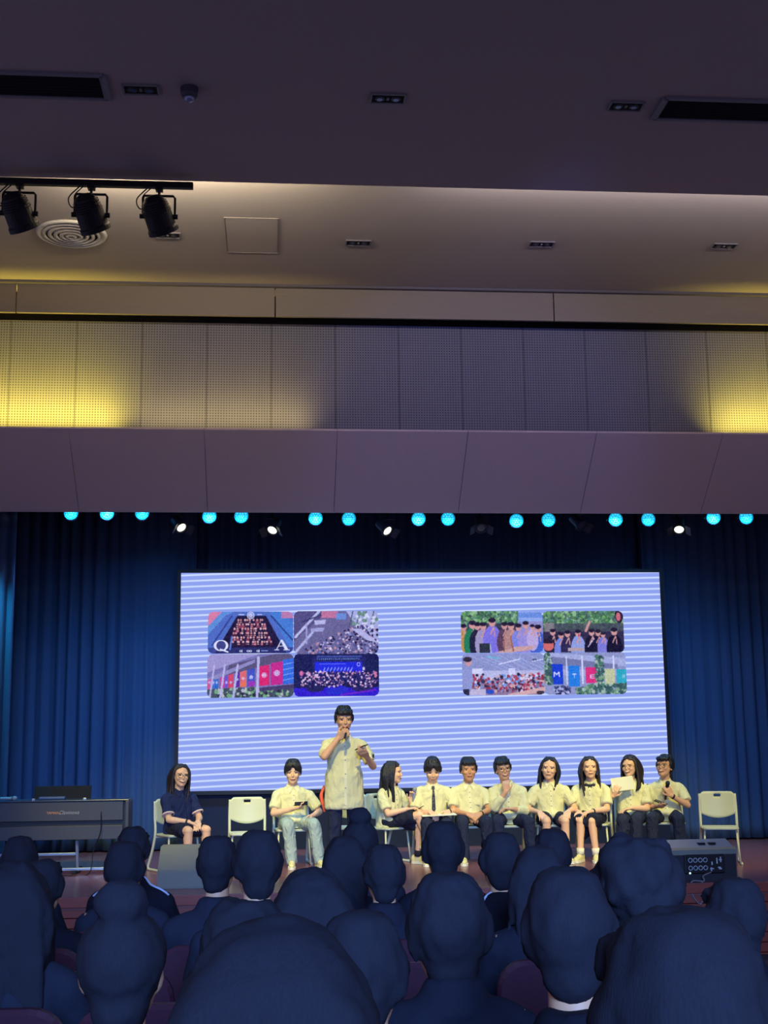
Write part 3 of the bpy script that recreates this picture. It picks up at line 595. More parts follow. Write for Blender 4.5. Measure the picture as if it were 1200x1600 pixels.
m_fl = mat('floodlight_shell', (40, 46, 62), 0.5, 0.2, 0.1, 40, 0.1)
def flood(px, py, dx_, lit, label):
    c = at(px, py, 15.25)
    r = empty('stage_spotlight', c, label=label, cat='stage lamp', group='spotlights hung between the cyan lamps')
    d = Vector((dx_, -0.65, -0.75)).normalized(); s, t, _ = frame(d)
    R3 = lambda a_, q, n=16: [d * a_ + (s * math.cos(2 * PI * k / n) + t * math.sin(2 * PI * k / n)) * q for k in range(n)]
    bb = BM(); rings(bb, [R3(-0.20, 0.03), R3(-0.19, 0.055), R3(-0.06, 0.06), R3(-0.03, 0.075), R3(0.0, 0.078), R3(0.0, 0.06), R3(-0.012, 0.058)]); obj('barrel', bb, m_fl, r)
    bb = BM(); rings(bb, [R3(-0.012, 0.057), R3(-0.004, 0.05)]); obj('lens', bb, m_hot if lit else m_lampg, r)
    for sg in (-1, 1):
        bb = BM(); e1, e2 = s * sg * 0.078, s * sg * 0.14 + d * 0.05; n_ = t * 0.065
        v = [bb.verts.new(p_) for p_ in (e1 - n_, e1 + n_, e2 + n_, e2 - n_, e1 - n_ + d * 0.004, e1 + n_ + d * 0.004, e2 + n_ + d * 0.004, e2 - n_ + d * 0.004)]
        for q in ((0, 1, 2, 3), (4, 5, 6, 7), (0, 1, 5, 4), (1, 2, 6, 5), (2, 3, 7, 6), (3, 0, 4, 7)): bb.faces.new([v[k] for k in q])
        obj('barn_door', bb, m_fl, r)
    bb = BM(); tube(bb, [(-0.09, 0.06, 0.05), (-0.085, 0.06, 0.16), (0.085, 0.06, 0.16), (0.09, 0.06, 0.05)], 0.007, 6); cyl(bb, (0, 0.06, 0.16), (0, 15.56 - 15.25, LZ + 0.46 - c.z), 0.011, n=8); box(bb, (0, 15.56 - 15.25, LZ + 0.46 - c.z), (0.05, 0.08, 0.08)); obj('yoke', bb, m_black, r)
    if lit: spot('stage_spotlight_beam', c + d * 0.02, c + d, 60, (1.0, 0.93, 0.7), 50, 0.8, 0.05)
for px, py, dx_, lit, lab in ((284, 825, 0.55, 1, 'lit spotlight above the left edge of the screen'), (425, 829, -0.35, 1, 'lit spotlight with open barn doors, second from the left'), (606, 830, 0.6, 1, 'tilted spotlight with a small glint above the screen middle'), (752, 826, 0.0, 0, 'unlit round spotlight right of the screen middle'), (909, 822, 0.5, 0, 'unlit tilted spotlight above the right photo collage'), (1061, 828, -0.25, 1, 'lit spotlight above the right edge of the screen')):
    flood(px, py, dx_, lit, lab)

# ------------------------------------------------------------------ digital piano
m_piano = mat('piano_charcoal', (70, 70, 72), 0.45, 0, 0.05, 40, 0.1)
m_alu = mat('brushed_aluminium', (160, 175, 195), 0.3, 0.8, 0.03, 60, 0.05)
PX1 = at(201, 1280, 14.7).x; PY = 14.7
pz1 = at(120, 1252, PY).z; pz0 = at(120, 1312, PY).z
r = empty('digital_piano', (PX1 - 0.76, PY, 0), label='dark grey digital piano on a metal stand at stage left edge', cat='piano'); W2 = 0.76
H_ = pz1 - pz0
bb = BM(); box(bb, (0, 0.22, (pz0 + pz1) / 2), (2 * W2 - 0.04, 0.36, H_ - 0.02), bev=0.006); obj('body', bb, mat('piano_black', (26, 27, 32), 0.5), r)
bb = BM(); box(bb, (-0.02, 0.02, pz1 - H_ * 0.26), (2 * W2 - 0.09, 0.03, H_ * 0.50), bev=0.004); up = obj('upper_panel', bb, m_piano, r)
bb = BM(); box(bb, (-0.02, 0.02, pz0 + H_ * 0.18), (2 * W2 - 0.09, 0.03, H_ * 0.36), bev=0.004); obj('lower_panel', bb, m_piano, r)
for s in (-1, 1):
    bb = BM(); box(bb, (s * (W2 - 0.02), 0.2, (pz0 + pz1) / 2), (0.04, 0.42, H_), bev=0.006); obj('end_cheek', bb, m_piano, r)
bb = BM(); box(bb, (0, 0.2, pz1 + 0.006), (2 * W2, 0.42, 0.014), bev=0.004); obj('top_board', bb, mat('piano_top_gloss', (60, 74, 96), 0.25), r)
for xx in (at(52, 1250, PY).x, at(132, 1250, PY).x):
    bb = BM(); box(bb, (xx - (PX1 - 0.76), 0.02, pz1 + 0.02), (0.035, 0.03, 0.03), bev=0.004); obj('hinge', bb, m_alu, r)
za = at(100, 1228, PY + 0.35).z
bb = BM(); box(bb, (at(98, 1240, PY + 0.35).x - (PX1 - 0.76), 0.35, (pz1 + za) / 2), (0.64, 0.02, za - pz1), Matrix.Rotation(-0.25, 3, 'X'), bev=0.003); obj('music_rest', bb, mat('music_rest_black', (12, 15, 24), 0.9), r)
bb = BM(); box(bb, (at(82, 1248, PY + 0.2).x - (PX1 - 0.76), 0.2, pz1 + 0.03), (0.29, 0.10, 0.03), bev=0.008); obj('control_panel', bb, mat('control_panel', (60, 84, 130), 0.3), r)
for s in (-1, 1):
    lx = s * 0.16 if s > 0 else -0.62
    lx = (at(117, 1340, PY).x - (PX1 - 0.76)) if s > 0 else (at(117, 1340, PY).x - (PX1 - 0.76)) - 1.0
    bb = BM(); tube(bb, [(lx, 0.10, pz0 + 0.005), (lx + 0.03, 0.02, 0.03)], 0.017, 8); obj('leg', bb, m_alu, r)
    bb = BM(); tube(bb, [(lx - 0.02, 0.30, pz0 + 0.005), (lx - 0.03, 0.40, 0.03)], 0.017, 8); obj('leg', bb, m_alu, r)
    bb = BM(); box(bb, (lx, 0.2, 0.02), (0.05, 0.5, 0.04), bev=0.006); obj('foot', bb, m_black, r)
lx = at(117, 1340, PY).x - (PX1 - 0.76)
for zz, yy, xa in ((0.21, 0.06, lx), (0.05, 0.02, lx + 0.34)):
    bb = BM(); box(bb, ((xa + lx - 1.0) / 2, yy, zz), (xa - lx + 1.0, 0.035, 0.03), bev=0.004); obj('cross_bar', bb, m_alu, r)
bb = BM(); box(bb, (lx - 0.38, 0.25, 0.05), (0.34, 0.26, 0.10), bev=0.02); obj('pedal_box', bb, m_black, r)
for k in range(3):
    bb = BM(); ell(bb, (lx - 0.48 + 0.10 * k, 0.09, 0.06), (0.03, 0.07, 0.014)); obj('pedal', bb, m_alu, r, True)
def text(body, name, size, loc, m_, parent, shear=0.0, bold=0.0, extr=0.001):
    cu = bpy.data.curves.new(name, 'FONT'); cu.body = body; cu.size = size; cu.shear = shear; cu.offset = bold; cu.extrude = extr; cu.resolution_u = 3
    t_ = bpy.data.objects.new('tmp_text', cu); COL.objects.link(t_); dg = bpy.context.evaluated_depsgraph_get(); dg.update()
    me = bpy.data.meshes.new_from_object(t_.evaluated_get(dg)); bpy.data.objects.remove(t_); bpy.data.curves.remove(cu); me.name = name
    me.materials.clear(); o = link(name, me, m_, parent); o.location = loc; o.rotation_euler = (PI / 2, 0, 0); return o
ta = at(73, 1272, PY); tb = at(90, 1272, PY); ox = PX1 - 0.76
text('YAMAHA', 'brand_lettering', 0.037, (ta.x - ox, 0.003, ta.z - 0.002), mat('brand_orange', (200, 140, 100), 0.5), up, 0, 0.001)
text('Clavinova', 'model_lettering', 0.058, (tb.x - ox + 0.005, 0.003, tb.z - 0.004), mat('brand_silver', (170, 170, 165), 0.5), up, 0.35, 0.0)
# wireless microphone lying on the piano
def mic(name, p0, d, label, dark=False, L_=0.2):
    d = Vector(d).normalized(); r = empty(name, p0, label=label, cat='microphone')
    md = mat('mic_body_dark', (24, 24, 30), 0.4) if dark else mat('mic_body_silver', (140, 150, 165), 0.35, 0.3)
    bb = BM(); cap(bb, d * 0.0, d * L_ * 0.70, 0.012, 0.018); obj('handle', bb, md, r, True)
    bb = BM(); cyl(bb, d * L_ * 0.70, d * L_ * 0.76, 0.022, n=14); obj('ring', bb, m_alu if not dark else m_black, r)
    s, t, _ = frame(d); bb = BM(); ell(bb, d * L_ * 0.88, (0.027, 0.027, 0.032), Matrix((s, t, d)).transposed()); obj('grille', bb, mat('mic_grille', (150, 155, 165), 0.5, 0.4, 0.3, 300) if not dark else mat('mic_grille_dark', (40, 40, 46), 0.5, 0.4, 0.3, 300), r, True)
    return r
c = at(2, 1252, PY + 0.1); mic('microphone', (c.x - 0.08, PY + 0.12, pz1 + 0.036), (1, 0, 0.0), 'silver microphone lying on top of the piano', L_=0.25)
# thin cable by the piano
a = at(158, 1268, PY - 0.03); c2 = atz(138, 1366, 0.01)
bb = BM(); tube(bb, curve([a, at(157, 1300, PY - 0.05), at(146, 1330, PY - 0.03), Vector((c2.x, c2.y, 0.012)), Vector((c2.x - 0.25, c2.y - 0.1, 0.012))], 5), 0.006, 6); props(obj('hanging_cable', bb, m_black, None, True), 'thin black cable hanging down the front of the piano', 'cable')

# ------------------------------------------------------------------ floor monitors
def monitor(cx, cy, rz, w_, prof, label, kind):
    r = empty('floor_monitor', (cx, cy, 0), rz, label=label, cat='loudspeaker')
    mg = mat('monitor_grey', (124, 126, 112), 0.5, 0, 0.2, 160, 0.1); mk = mat('monitor_black', (24, 26, 34), 0.5, 0, 0.15, 160, 0.1)
    bb = BM(); prism(bb, prof, 'x', -w_ / 2, w_ / 2); bmesh.ops.bevel(bb, geom=[e_ for e_ in bb.edges], offset=0.012, segments=2, affect='EDGES'); obj('cabinet', bb, mk if kind == 'rear' else mg, r)
    if kind == 'rear':
        z1 = prof[1][1]; y1 = prof[1][0]; y0 = prof[0][0]; zt_ = prof[2][1]; yt = prof[2][0]
        bb = BM(); box(bb, (0, y0 - 0.002, z1 * 0.56), (0.42, 0.02, 0.19), bev=0.012); rp = obj('rear_panel', bb, mat('rear_panel_black', (12, 13, 18), 0.4), r)
        ml = mat('panel_print', (190, 200, 205), 0.5); q = random.Random(4)
        for k in range(4):
            for j in range(2):
                bb = BM(); x_ = -0.15 + 0.052 * k; z_ = z1 * 0.56 + 0.038 - 0.075 * j; tube(bb, [(x_ + 0.02 * math.cos(2 * PI * i / 14), y0 - 0.013, z_ + 0.02 * math.sin(2 * PI * i / 14)) for i in range(14)], 0.0035, 5, True); obj('socket_ring', bb, ml, rp)
                bb = BM(); cyl(bb, (x_, y0 - 0.01, z_), (x_, y0 - 0.022, z_), 0.010, n=10); obj('knob', bb, mk, rp)
        for k in range(9):
            bb = BM(); x_ = 0.045 + q.uniform(0, 0.13); z_ = z1 * 0.56 + q.uniform(-0.06, 0.06); h_ = q.uniform(0.02, 0.06); box(bb, (x_, y0 - 0.0125, z_), (0.012 if k % 2 else 0.03, 0.004, h_ if k % 2 else 0.012)); obj('print_mark', bb, ml, rp)
        bb = BM(); ell(bb, (-0.16, y0 - 0.015, z1 * 0.56 - 0.085), (0.01, 0.006, 0.01)); obj('indicator_lamp', bb, mat('indicator_glow', (190, 240, 255), 0.4, emit=1.5), rp)
        bb = BM(); prism(bb, [(y1 + 0.035, z1 + 0.014), (y1 + 0.035, z1 + 0.020), (yt, zt_ + 0.007), (yt, zt_)], 'x', -w_ / 2 + 0.015, w_ / 2 - 0.015); obj('top_sheen', bb, mat('monitor_top_sheen', (128, 136, 150), 0.3, 0, 0.05, 90, 0.06), r)  # added pale slab, its blue-grey paints the screen's sheen on the cabinet top
        bb = BM(); prism(bb, [(y0 - 0.006, z1 - 0.045), (y0 - 0.008, z1 + 0.002), (y0 + 0.035, z1 + 0.022), (y0 + 0.035, z1 - 0.045)], 'x', -w_ / 2 - 0.004, w_ / 2 + 0.004); obj('edge_band', bb, mg, r)
        for s in (0.02, 0.13):
            bb = BM(); box(bb, (s, (y1 + yt) / 2, (z1 + zt_) / 2 + 0.005), (0.07, 0.05, 0.03)); obj('pole_socket', bb, m_dark, r)
        bb = BM(); tube(bb, curve([(0.06, y0 - 0.012, 0.09), (-0.04, y0 - 0.05, 0.06), (-0.04, y0 - 0.06, -0.0 + 0.012), (-0.16, y0 - 0.05, 0.01), (-0.18, y0 - 0.085, -0.10), (-0.10, y0 - 0.09, -0.20), (-0.05, y0 - 0.085, -0.09), (-0.06, y0 - 0.06, 0.012)], 6), 0.007, 6); obj('power_cable', bb, mat('cable_grey', (120, 120, 124), 0.6), r, True)
    else:
        y0, z0_ = prof[1]; y1, z1 = prof[2]; d = Vector((0, y1 - y0, z1 - z0_)); a_ = math.atan2(d.z, d.y)
        bb = BM(); box(bb, (0.12, (y0 + y1) / 2, (z0_ + z1) / 2), (0.13, d.length * 0.42, 0.012), Matrix.Rotation(a_, 3, 'X'), bev=0.004); obj('handle_recess', bb, m_dark, r)
    return r
c = atz(1087, 1374, 0)
monitor(at(1087, 1345, 12.95).x, 12.92, 0.06, 0.68, [(-0.20, 0.0), (-0.20, 0.305), (0.02, 0.385), (0.20, 0.33), (0.24, 0.0)], 'black floor monitor with its socket panel facing the hall, stage right edge', 'rear')
monitor(at(302, 1345, 13.3).x, 13.3, -0.05, 0.66, [(-0.20, 0.0), (-0.22, 0.17), (0.02, 0.40), (0.14, 0.40), (0.24, 0.0)], 'grey sloping floor monitor in front of the woman in navy', 'slope')
# ------------------------------------------------------------------ chairs
m_cw = mat('chair_white_plastic', (206, 208, 172), 0.45, 0, 0.03, 80, 0.03)
m_cf = mat('chair_white_frame', (210, 212, 178), 0.35, 0, 0.0, 80, 0.03)
def make_chair():
    r = empty('white_chair')
    bb = BM(); nu, nv = 20, 10; G = []
    top = lambda u: 0.785 - (0.045 * max(0, (abs(u) - 0.15) / 0.045) ** 2 if abs(u) > 0.15 else 0)
    bot = lambda u: 0.545 - 0.055 * (1 - (u / 0.195) ** 2)
    for j in range(nv + 1):
        G.append([])
        for i in range(nu + 1):
            u_ = -0.195 + 0.39 * i / nu; v_ = bot(u_) + (top(u_) - bot(u_)) * j / nv
            G[-1].append(bb.verts.new((u_, 0.175 + 0.03 * (1 - (u_ / 0.195) ** 2) + 0.10 * (v_ - 0.5), v_)))
    for j in range(nv):
        for i in range(nu):
            if j == nv - 2 and 8 <= i <= 11: continue
            bb.faces.new((G[j][i], G[j][i + 1], G[j + 1][i + 1], G[j + 1][i]))
    o = obj('backrest', bb, m_cw, r, True); s = o.modifiers.new('t', 'SOLIDIFY'); s.thickness = 0.018; s.offset = 0
    bb = BM(); prism(bb, rrect(0.40, 0.39, 0.06), 'z', 0.385, 0.41); bmesh.ops.bevel(bb, geom=[e for e in bb.edges if abs(e.verts[0].co.z - e.verts[1].co.z) < 1e-5], offset=0.008, segments=2, affect='EDGES'); obj('seat', bb, m_cw, r)
    for s in (-1, 1):
        bb = BM(); pts = curve([(s * 0.195, 0.205, 0.76), (s * 0.20, 0.19, 0.60), (s * 0.20, 0.17, 0.41), (s * 0.205, 0.24, 0.20), (s * 0.21, 0.32, 0.05), (s * 0.21, 0.30, 0.016), (s * 0.21, 0.20, 0.014), (s * 0.21, -0.12, 0.014)], 6); tube(bb, pts, 0.0155, 8); obj('side_frame', bb, m_cf, r, True)
        bb = BM(); tube(bb, [(s * 0.17, -0.12, 0.385), (s * 0.195, -0.15, 0.02)], 0.011, 8); obj('front_leg', bb, m_cf, r, True)
    bb = BM(); tube(bb, [(-0.205, 0.18, 0.37), (0.205, 0.18, 0.37)], 0.011, 8); obj('crossbar', bb, m_cf, r, True)
    return r
chair0 = make_chair(); chair_used = [False]
def place_chair(x, y, rz, label):
    if chair_used[0]: o = copy_tree(chair0)
    else: o = chair0; chair_used[0] = True
    o.location = (x, y, 0); o.rotation_euler = (0, 0, rz); return props(o, label, 'chair', 'white chairs on the stage')
# auditorium seats (face +Y)
m_seatb = mat('seat_shell_maroon', (62, 26, 40), 0.45, 0, 0.05, 60, 0.1)
m_seatc = mat('seat_cushion_red', (92, 28, 40), 0.9, 0, 0.2, 120, 0.15)
m_seatm = mat('seat_metal', (60, 62, 72), 0.4, 0.6)
def make_seat():
    r = empty('auditorium_seat')
    bb = BM(); n = 12; RR = []
    def outline(sc, y): 
        o_ = []
        for (u_, v_) in rrect(0.50 * sc, 0.60 * sc, 0.11 * sc, 6): o_.append(Vector((u_, y - 0.16 * (v_), 0.58 + v_)))
        return o_
    rings(bb, [outline(0.95, -0.30), outline(1.0, -0.285), outline(1.0, -0.255), outline(0.95, -0.245)]); obj('back_shell', bb, m_seatb, r, False)
    bb = BM(); rings(bb, [outline(0.90, -0.25), outline(0.92, -0.225), outline(0.84, -0.195)]); obj('back_cushion', bb, m_seatc, r)
    bb = BM(); prism(bb, rrect(0.46, 0.44, 0.08, 4, 0, 0.0), 'z', 0.33, 0.42); bmesh.ops.bevel(bb, geom=[e for e in bb.edges if abs(e.verts[0].co.z - e.verts[1].co.z) < 1e-5], offset=0.02, segments=2, affect='EDGES'); obj('seat_cushion', bb, m_seatc, r)
    for s in (-1, 1):
        bb = BM(); box(bb, (s * 0.265, -0.02, 0.60), (0.05, 0.40, 0.04), bev=0.012); obj('armrest', bb, m_seatb, r)
        bb = BM(); box(bb, (s * 0.265, -0.08, 0.29), (0.035, 0.16, 0.58), bev=0.006); box(bb, (s * 0.265, -0.08, 0.01), (0.06, 0.30, 0.02)); obj('pedestal', bb, m_seatm, r)
    return r
seat0 = make_seat(); seat_used = [False]
def place_seat(x, y, label, group='maroon auditorium seats'):
    if seat_used[0]: o = copy_tree(seat0)
    else: o = seat0; seat_used[0] = True
    o.location = (x, y, ramp(y)); return props(o, label, 'seat', group)

# ------------------------------------------------------------------ people
m_skin = mat('skin', (222, 168, 126), 0.55, 0, 0.02, 40, 0.05)
m_skin2 = mat('skin_light', (236, 186, 146), 0.55, 0, 0.02, 40, 0.05)
m_hair = mat('black_hair', (22, 20, 24), 0.55, 0, 0.25, 70, 0.3, stretch=(6, 6, 0.8))
m_hairb = mat('dark_brown_hair', (36, 27, 26), 0.55, 0, 0.25, 70, 0.3, stretch=(6, 6, 0.8))
m_eye = mat('eye_dark', (24, 16, 14), 0.3); m_lip = mat('lips', (150, 70, 62), 0.5); m_teeth = mat('teeth', (236, 230, 214), 0.3); m_sclera = mat('eye_white', (220, 210, 200), 0.4)
m_cream = mat('cream_shirt_cotton', (226, 220, 166), 0.85, 0, 0.15, 90, 0.04, spec=0.2)
def folds(m, scale=11.0, dist=0.05, strength=0.75):
    nt = m.node_tree; b = nt.nodes['Principled BSDF']; tc = nt.nodes.new('ShaderNodeTexCoord'); mp = nt.nodes.new('ShaderNodeMapping'); mp.inputs['Scale'].default_value = (1, 1, 0.55); mp.inputs['Rotation'].default_value = (0.2, 0.5, 0.3)
    no = nt.nodes.new('ShaderNodeTexNoise'); no.inputs['Scale'].default_value = scale; no.inputs['Detail'].default_value = 2; no.inputs['Distortion'].default_value = 1.6
    bp = nt.nodes.new('ShaderNodeBump'); bp.inputs['Strength'].default_value = strength; bp.inputs['Distance'].default_value = dist
    nt.links.new(tc.outputs['Object'], mp.inputs['Vector']); nt.links.new(mp.outputs['Vector'], no.inputs['Vector']); nt.links.new(no.outputs['Fac'], bp.inputs['Height'])
    if b.inputs['Normal'].links: nt.links.new(b.inputs['Normal'].links[0].from_socket, bp.inputs['Normal'])
    nt.links.new(bp.outputs['Normal'], b.inputs['Normal'])
folds(m_cream, 9.0, 0.05, 0.5)
m_cream2 = mat('cream_collar_cotton', (236, 231, 186), 0.85, 0, 0.1, 90, 0.03, spec=0.2)
m_navy = mat('navy_polo_cotton', (34, 44, 82), 0.85, 0, 0.15, 90, 0.08, spec=0.2)
m_navysk = mat('navy_uniform_cloth', (34, 38, 56), 0.85, 0, 0.12, 80, 0.1, spec=0.2)
m_jean = mat('pale_jeans', (168, 184, 176), 0.9, 0, 0.15, 120, 0.08, spec=0.2)
m_djean = mat('dark_trousers', (40, 46, 68), 0.9, 0, 0.15, 120, 0.1, spec=0.2)
for m_ in (m_navy, m_navysk, m_jean, m_djean): folds(m_)
m_shoe = mat('cream_sneaker', (226, 214, 150), 0.6, 0, 0.08, 80, 0.05); m_sole = mat('sneaker_sole', (236, 230, 200), 0.6); m_sock = mat('black_sock', (26, 26, 34), 0.9); m_wsock = mat('white_sock', (232, 226, 200), 0.9)
m_tie = mat('dark_tie', (30, 34, 52), 0.6, 0, 0.1, 100); m_paper = mat('paper', (226, 224, 196), 0.8, 0, 0, 20, 0.02); m_phone = mat('phone_black', (22, 22, 28), 0.25)
m_steel = mat('thin_steel', (150, 140, 110), 0.3, 0.8); m_strap = mat('watch_strap', (22, 22, 26), 0.5); m_grey = mat('button_grey', (120, 116, 100), 0.5)

def ik(a, c, l1, l2, pole):
    a = Vector(a); c = Vector(c); d = c - a; L_ = min(d.length, (l1 + l2) * 0.999); n = d.normalized()
    x = (l1 * l1 - l2 * l2 + L_ * L_) / (2 * L_); h = math.sqrt(max(0, l1 * l1 - x * x)); p = Vector(pole); p = (p - n * p.dot(n)).normalized()
    return a + n * x + p * h, a + n * L_
def hand(bm, wr, d, nrm, thumb, curl, k=1.0, spread=0.0):
    "palm, four fingers and a thumb; d = finger direction, nrm = side the palm faces, thumb = +1/-1 side along d x nrm"
    d = Vector(d).normalized(); nrm = Vector(nrm); nrm = (nrm - d * nrm.dot(d)).normalized(); u = d.cross(nrm)
    for o_ in (-0.030, -0.010, 0.010, 0.030): cap(bm, wr + u * o_ * 0.6 * k, wr + d * 0.078 * k + u * o_ * k, 0.015 * k, 0.0135 * k, 8)
    for j, (o_, L_) in enumerate(((-0.033, 0.058), (-0.011, 0.074), (0.011, 0.078), (0.033, 0.070))):
        o_ *= -thumb * -1; p = wr + d * 0.082 * k + u * o_ * k; a = curl[0] if isinstance(curl, (list, tuple)) else curl
        ang_ = 0.0; q = p
        for sgi, fr in enumerate((0.45, 0.32, 0.23)):
            ang_ += a * (1.0 if sgi else 0.8); dd = d * math.cos(ang_) + nrm * math.sin(ang_) + u * (o_ * spread * 6)
            e = q + dd.normalized() * L_ * fr * k * 1.15; cap(bm, q, e, 0.0088 * k - 0.0006 * sgi, 0.0082 * k - 0.0008 * sgi, 7); q = e
    b0 = wr + d * 0.022 * k + u * thumb * 0.03 * k
    b1 = b0 + (d * 0.7 + u * thumb * 0.75 + nrm * 0.45).normalized() * 0.042 * k; b2 = b1 + (d * 0.9 + u * thumb * 0.15 + nrm * 0.5).normalized() * 0.036 * k
    cap(bm, b0, b1, 0.013 * k, 0.0105 * k, 8); cap(bm, b1, b2, 0.0105 * k, 0.0085 * k, 8)
    return wr + d * 0.085 * k + nrm * 0.028 * k
def head_parts(bm, Hm):
    e = lambda c, r_: ell(bm, c, r_, None, 16, 11, Hm)
    e((0, 0.012, 0.030), (0.077, 0.094, 0.090)); e((0, -0.022, -0.028), (0.069, 0.066, 0.078)); e((0, -0.050, -0.088), (0.034, 0.034, 0.028)); e((0, -0.030, -0.070), (0.055, 0.050, 0.040))
    e((0, -0.090, -0.022), (0.012, 0.016, 0.013)); cap(bm, Hm @ Vector((0, -0.080, 0.014)), Hm @ Vector((0, -0.094, -0.018)), 0.007 * Hm.median_scale, 0.010 * Hm.median_scale, 8)
    for s in (-1, 1):
        e((s * 0.078, 0.012, -0.008), (0.010, 0.019, 0.030)); e((s * 0.038, -0.062, -0.022), (0.026, 0.026, 0.024)); e((s * 0.030, -0.066, 0.030), (0.03, 0.018, 0.014))
    e((0, -0.080, -0.060), (0.024, 0.014, 0.012))
def hair_mesh(Hm, style, seed=0, vox=None):
    r = random.Random(seed); bb = BM(); sc = Hm.median_scale
    wide = {'curly': 1.16, 'wavy': 1.10, 'bob': 1.10, 'long': 1.02, 'side': 1.02}.get(style, 1.08 if vox is None else 1.0)
    R_ = Vector((0.086 * wide, 0.103 * wide, 0.094 * (1.0 if style in ('long', 'side', 'bun', 'bob') else 1.14)))
    t = bmesh.new(); bmesh.ops.create_icosphere(t, subdivisions=4, radius=1.0)
    for v in t.verts:
        p = Vector((v.co.x * R_.x, v.co.y * R_.y, v.co.z * R_.z)); n = noise.noise(Vector((v.co.x * 5, v.co.y * 5, v.co.z * 2)) + Vector((seed * 3.1, 0, 0)))
        amp = {'curly': 0.022, 'wavy': 0.012}.get(style, 0.006)
        if style == 'curly': n = noise.noise(v.co * 7 + Vector((seed, 0, 0)))
        v.co = p * (1 + n * amp / 0.09) + Vector((0, 0.020, 0.036))
    kill = []
    for f in t.faces:
        c = f.calc_center_median(); x, y, z = c
        if style in ('long', 'side', 'bob', 'wavy'): zf = 0.100 - 0.42 * abs(x - (0.012 if style == 'side' else 0.0)); cut = (y < -0.022 and z < zf) or (y < 0.0 and z < 0.02) or z < -0.05
        elif style == 'bun': cut = (y < -0.03 and z < 0.085) or (y < 0.015 and z < 0.02) or z < -0.045
        elif style == 'parted': cut = (y < -0.03 and z < 0.072 - 0.25 * abs(abs(x) - 0.0)) or (y < 0.005 and z < 0.005) or (y < 0.04 and z < -0.03) or z < -0.055
        else: cut = (y < -0.03 and z < 0.062) or (y < 0.005 and z < 0.012) or (y < 0.04 and z < -0.03) or z < (-0.060 if vox is None else -0.085)
        if cut: kill.append(f)
    bmesh.ops.delete(t, geom=kill, context='FACES')
    sol = bmesh.ops.solidify(t, geom=t.faces[:], thickness=0.014)
    mp = {v: bb.verts.new(Hm @ v.co) for v in t.verts}
    for f in t.faces:
        try: bb.faces.new([mp[v] for v in f.verts])
        except ValueError: pass
    t.free()
    def lock(pts, r0, r1, n=3):
        P = curve([Hm @ Vector(p_) for p_ in pts], n); N = len(P) - 1; tube(bb, P, [sc * (r0 + (r1 - r0) * (i / N) ** 1.5) for i in range(N + 1)], 6)
    if style in ('short', 'curly'):
        for i in range(11):
            x = -0.062 + 0.0124 * i; f_ = r.uniform(0.8, 1.2); yb = -0.098 + abs(x) * 0.45
            lock([(x, yb + 0.03, 0.100), (x + r.uniform(-.006, .006), yb - 0.004, 0.078), (x + r.uniform(-.012, .012), yb + 0.001, 0.040 + 0.012 * f_)], 0.014, 0.004)
    if style == 'parted':
        for s in (-1, 1):
            for i in range(6):
                x = 0.006 + 0.012 * i; lock([(s * x * 0.4, -0.070, 0.112), (s * (x + 0.012), -0.094 + x * 0.4, 0.080), (s * (x + 0.024), -0.088 + x * 0.5, 0.030 - 0.004 * i)], 0.014, 0.004)
    if style in ('short', 'parted', 'curly'):
        for s in (-1, 1):
            for i in range(4): lock([(s * 0.082, -0.022 + 0.016 * i, 0.05), (s * 0.086, -0.02 + 0.016 * i, 0.01), (s * 0.082, -0.016 + 0.017 * i, -0.014 - 0.008 * i)], 0.013, 0.005)
        for i in range(12):
            a_ = 2 * PI * i / 12; lock([(0.03 * math.cos(a_), 0.02 + 0.03 * math.sin(a_), 0.135), (0.055 * math.cos(a_ + .3), 0.02 + 0.06 * math.sin(a_ + .3), 0.128), (0.08 * math.cos(a_ + .5), 0.02 + 0.09 * math.sin(a_ + .5), 0.085)], 0.010, 0.006)
    if style == 'curly':
        for i in range(70):
            a_ = r.uniform(0, 2 * PI); z = r.uniform(-0.03, 0.13); q = math.sqrt(max(0.05, 1 - ((z - 0.036) / 0.105) ** 2)); x, y = 0.096 * q * math.sin(a_), 0.02 + 0.112 * q * math.cos(a_)
            if y < -0.04 and z < 0.06: continue
            ell(bb, (x * 1.04, y, z * 1.03), (0.026, 0.026, 0.026), None, 8, 6, Hm)
    if style in ('long', 'side', 'wavy'):
        low = -0.30 if style != 'wavy' else -0.26
        for s in (-1, 1):
            for i in range(7):
                y = -0.026 + 0.019 * i; wv = r.uniform(-0.015, 0.015)
                lock([(s * 0.03, y * 0.6 + 0.01, 0.120), (s * 0.080, y, 0.055), (s * (0.094 + 0.003 * i), y + 0.004, -0.04), (s * (0.096 + wv), y + 0.002, -0.14), (s * (0.090 + 2 * wv), y - 0.012 + (0.02 if i > 3 else 0), -0.22), (s * (0.075 + 2 * wv), y - 0.018 + (0.03 if i > 3 else 0), low + r.uniform(-0.03, 0.03))], 0.017, 0.008)
        for i in range(9):
            x = -0.08 + 0.02 * i; lock([(x * 0.5, 0.09, 0.09), (x, 0.118, 0.02), (x, 0.122, -0.08), (x * 1.05, 0.125, -0.18), (x, 0.12, low + r.uniform(-0.03, 0.03))], 0.018, 0.010)
    if style == 'bob':
        for i in range(19):
            a_ = -2.2 + 4.4 * i / 18; x, y = 0.098 * math.sin(a_), 0.018 + 0.115 * math.cos(a_); lock([(x * 0.5, y * 0.5, 0.125), (x, y, 0.06), (x * 1.05, y * 1.03, -0.03), (x * 1.02, y, -0.11 + r.uniform(-.01, .01))], 0.019, 0.013)
    if vox is not None and style in ('short', 'parted', 'curly', 'bun'): ell(bb, (0, 0.045, -0.045), (0.058, 0.056, 0.066), None, 14, 9, Hm)
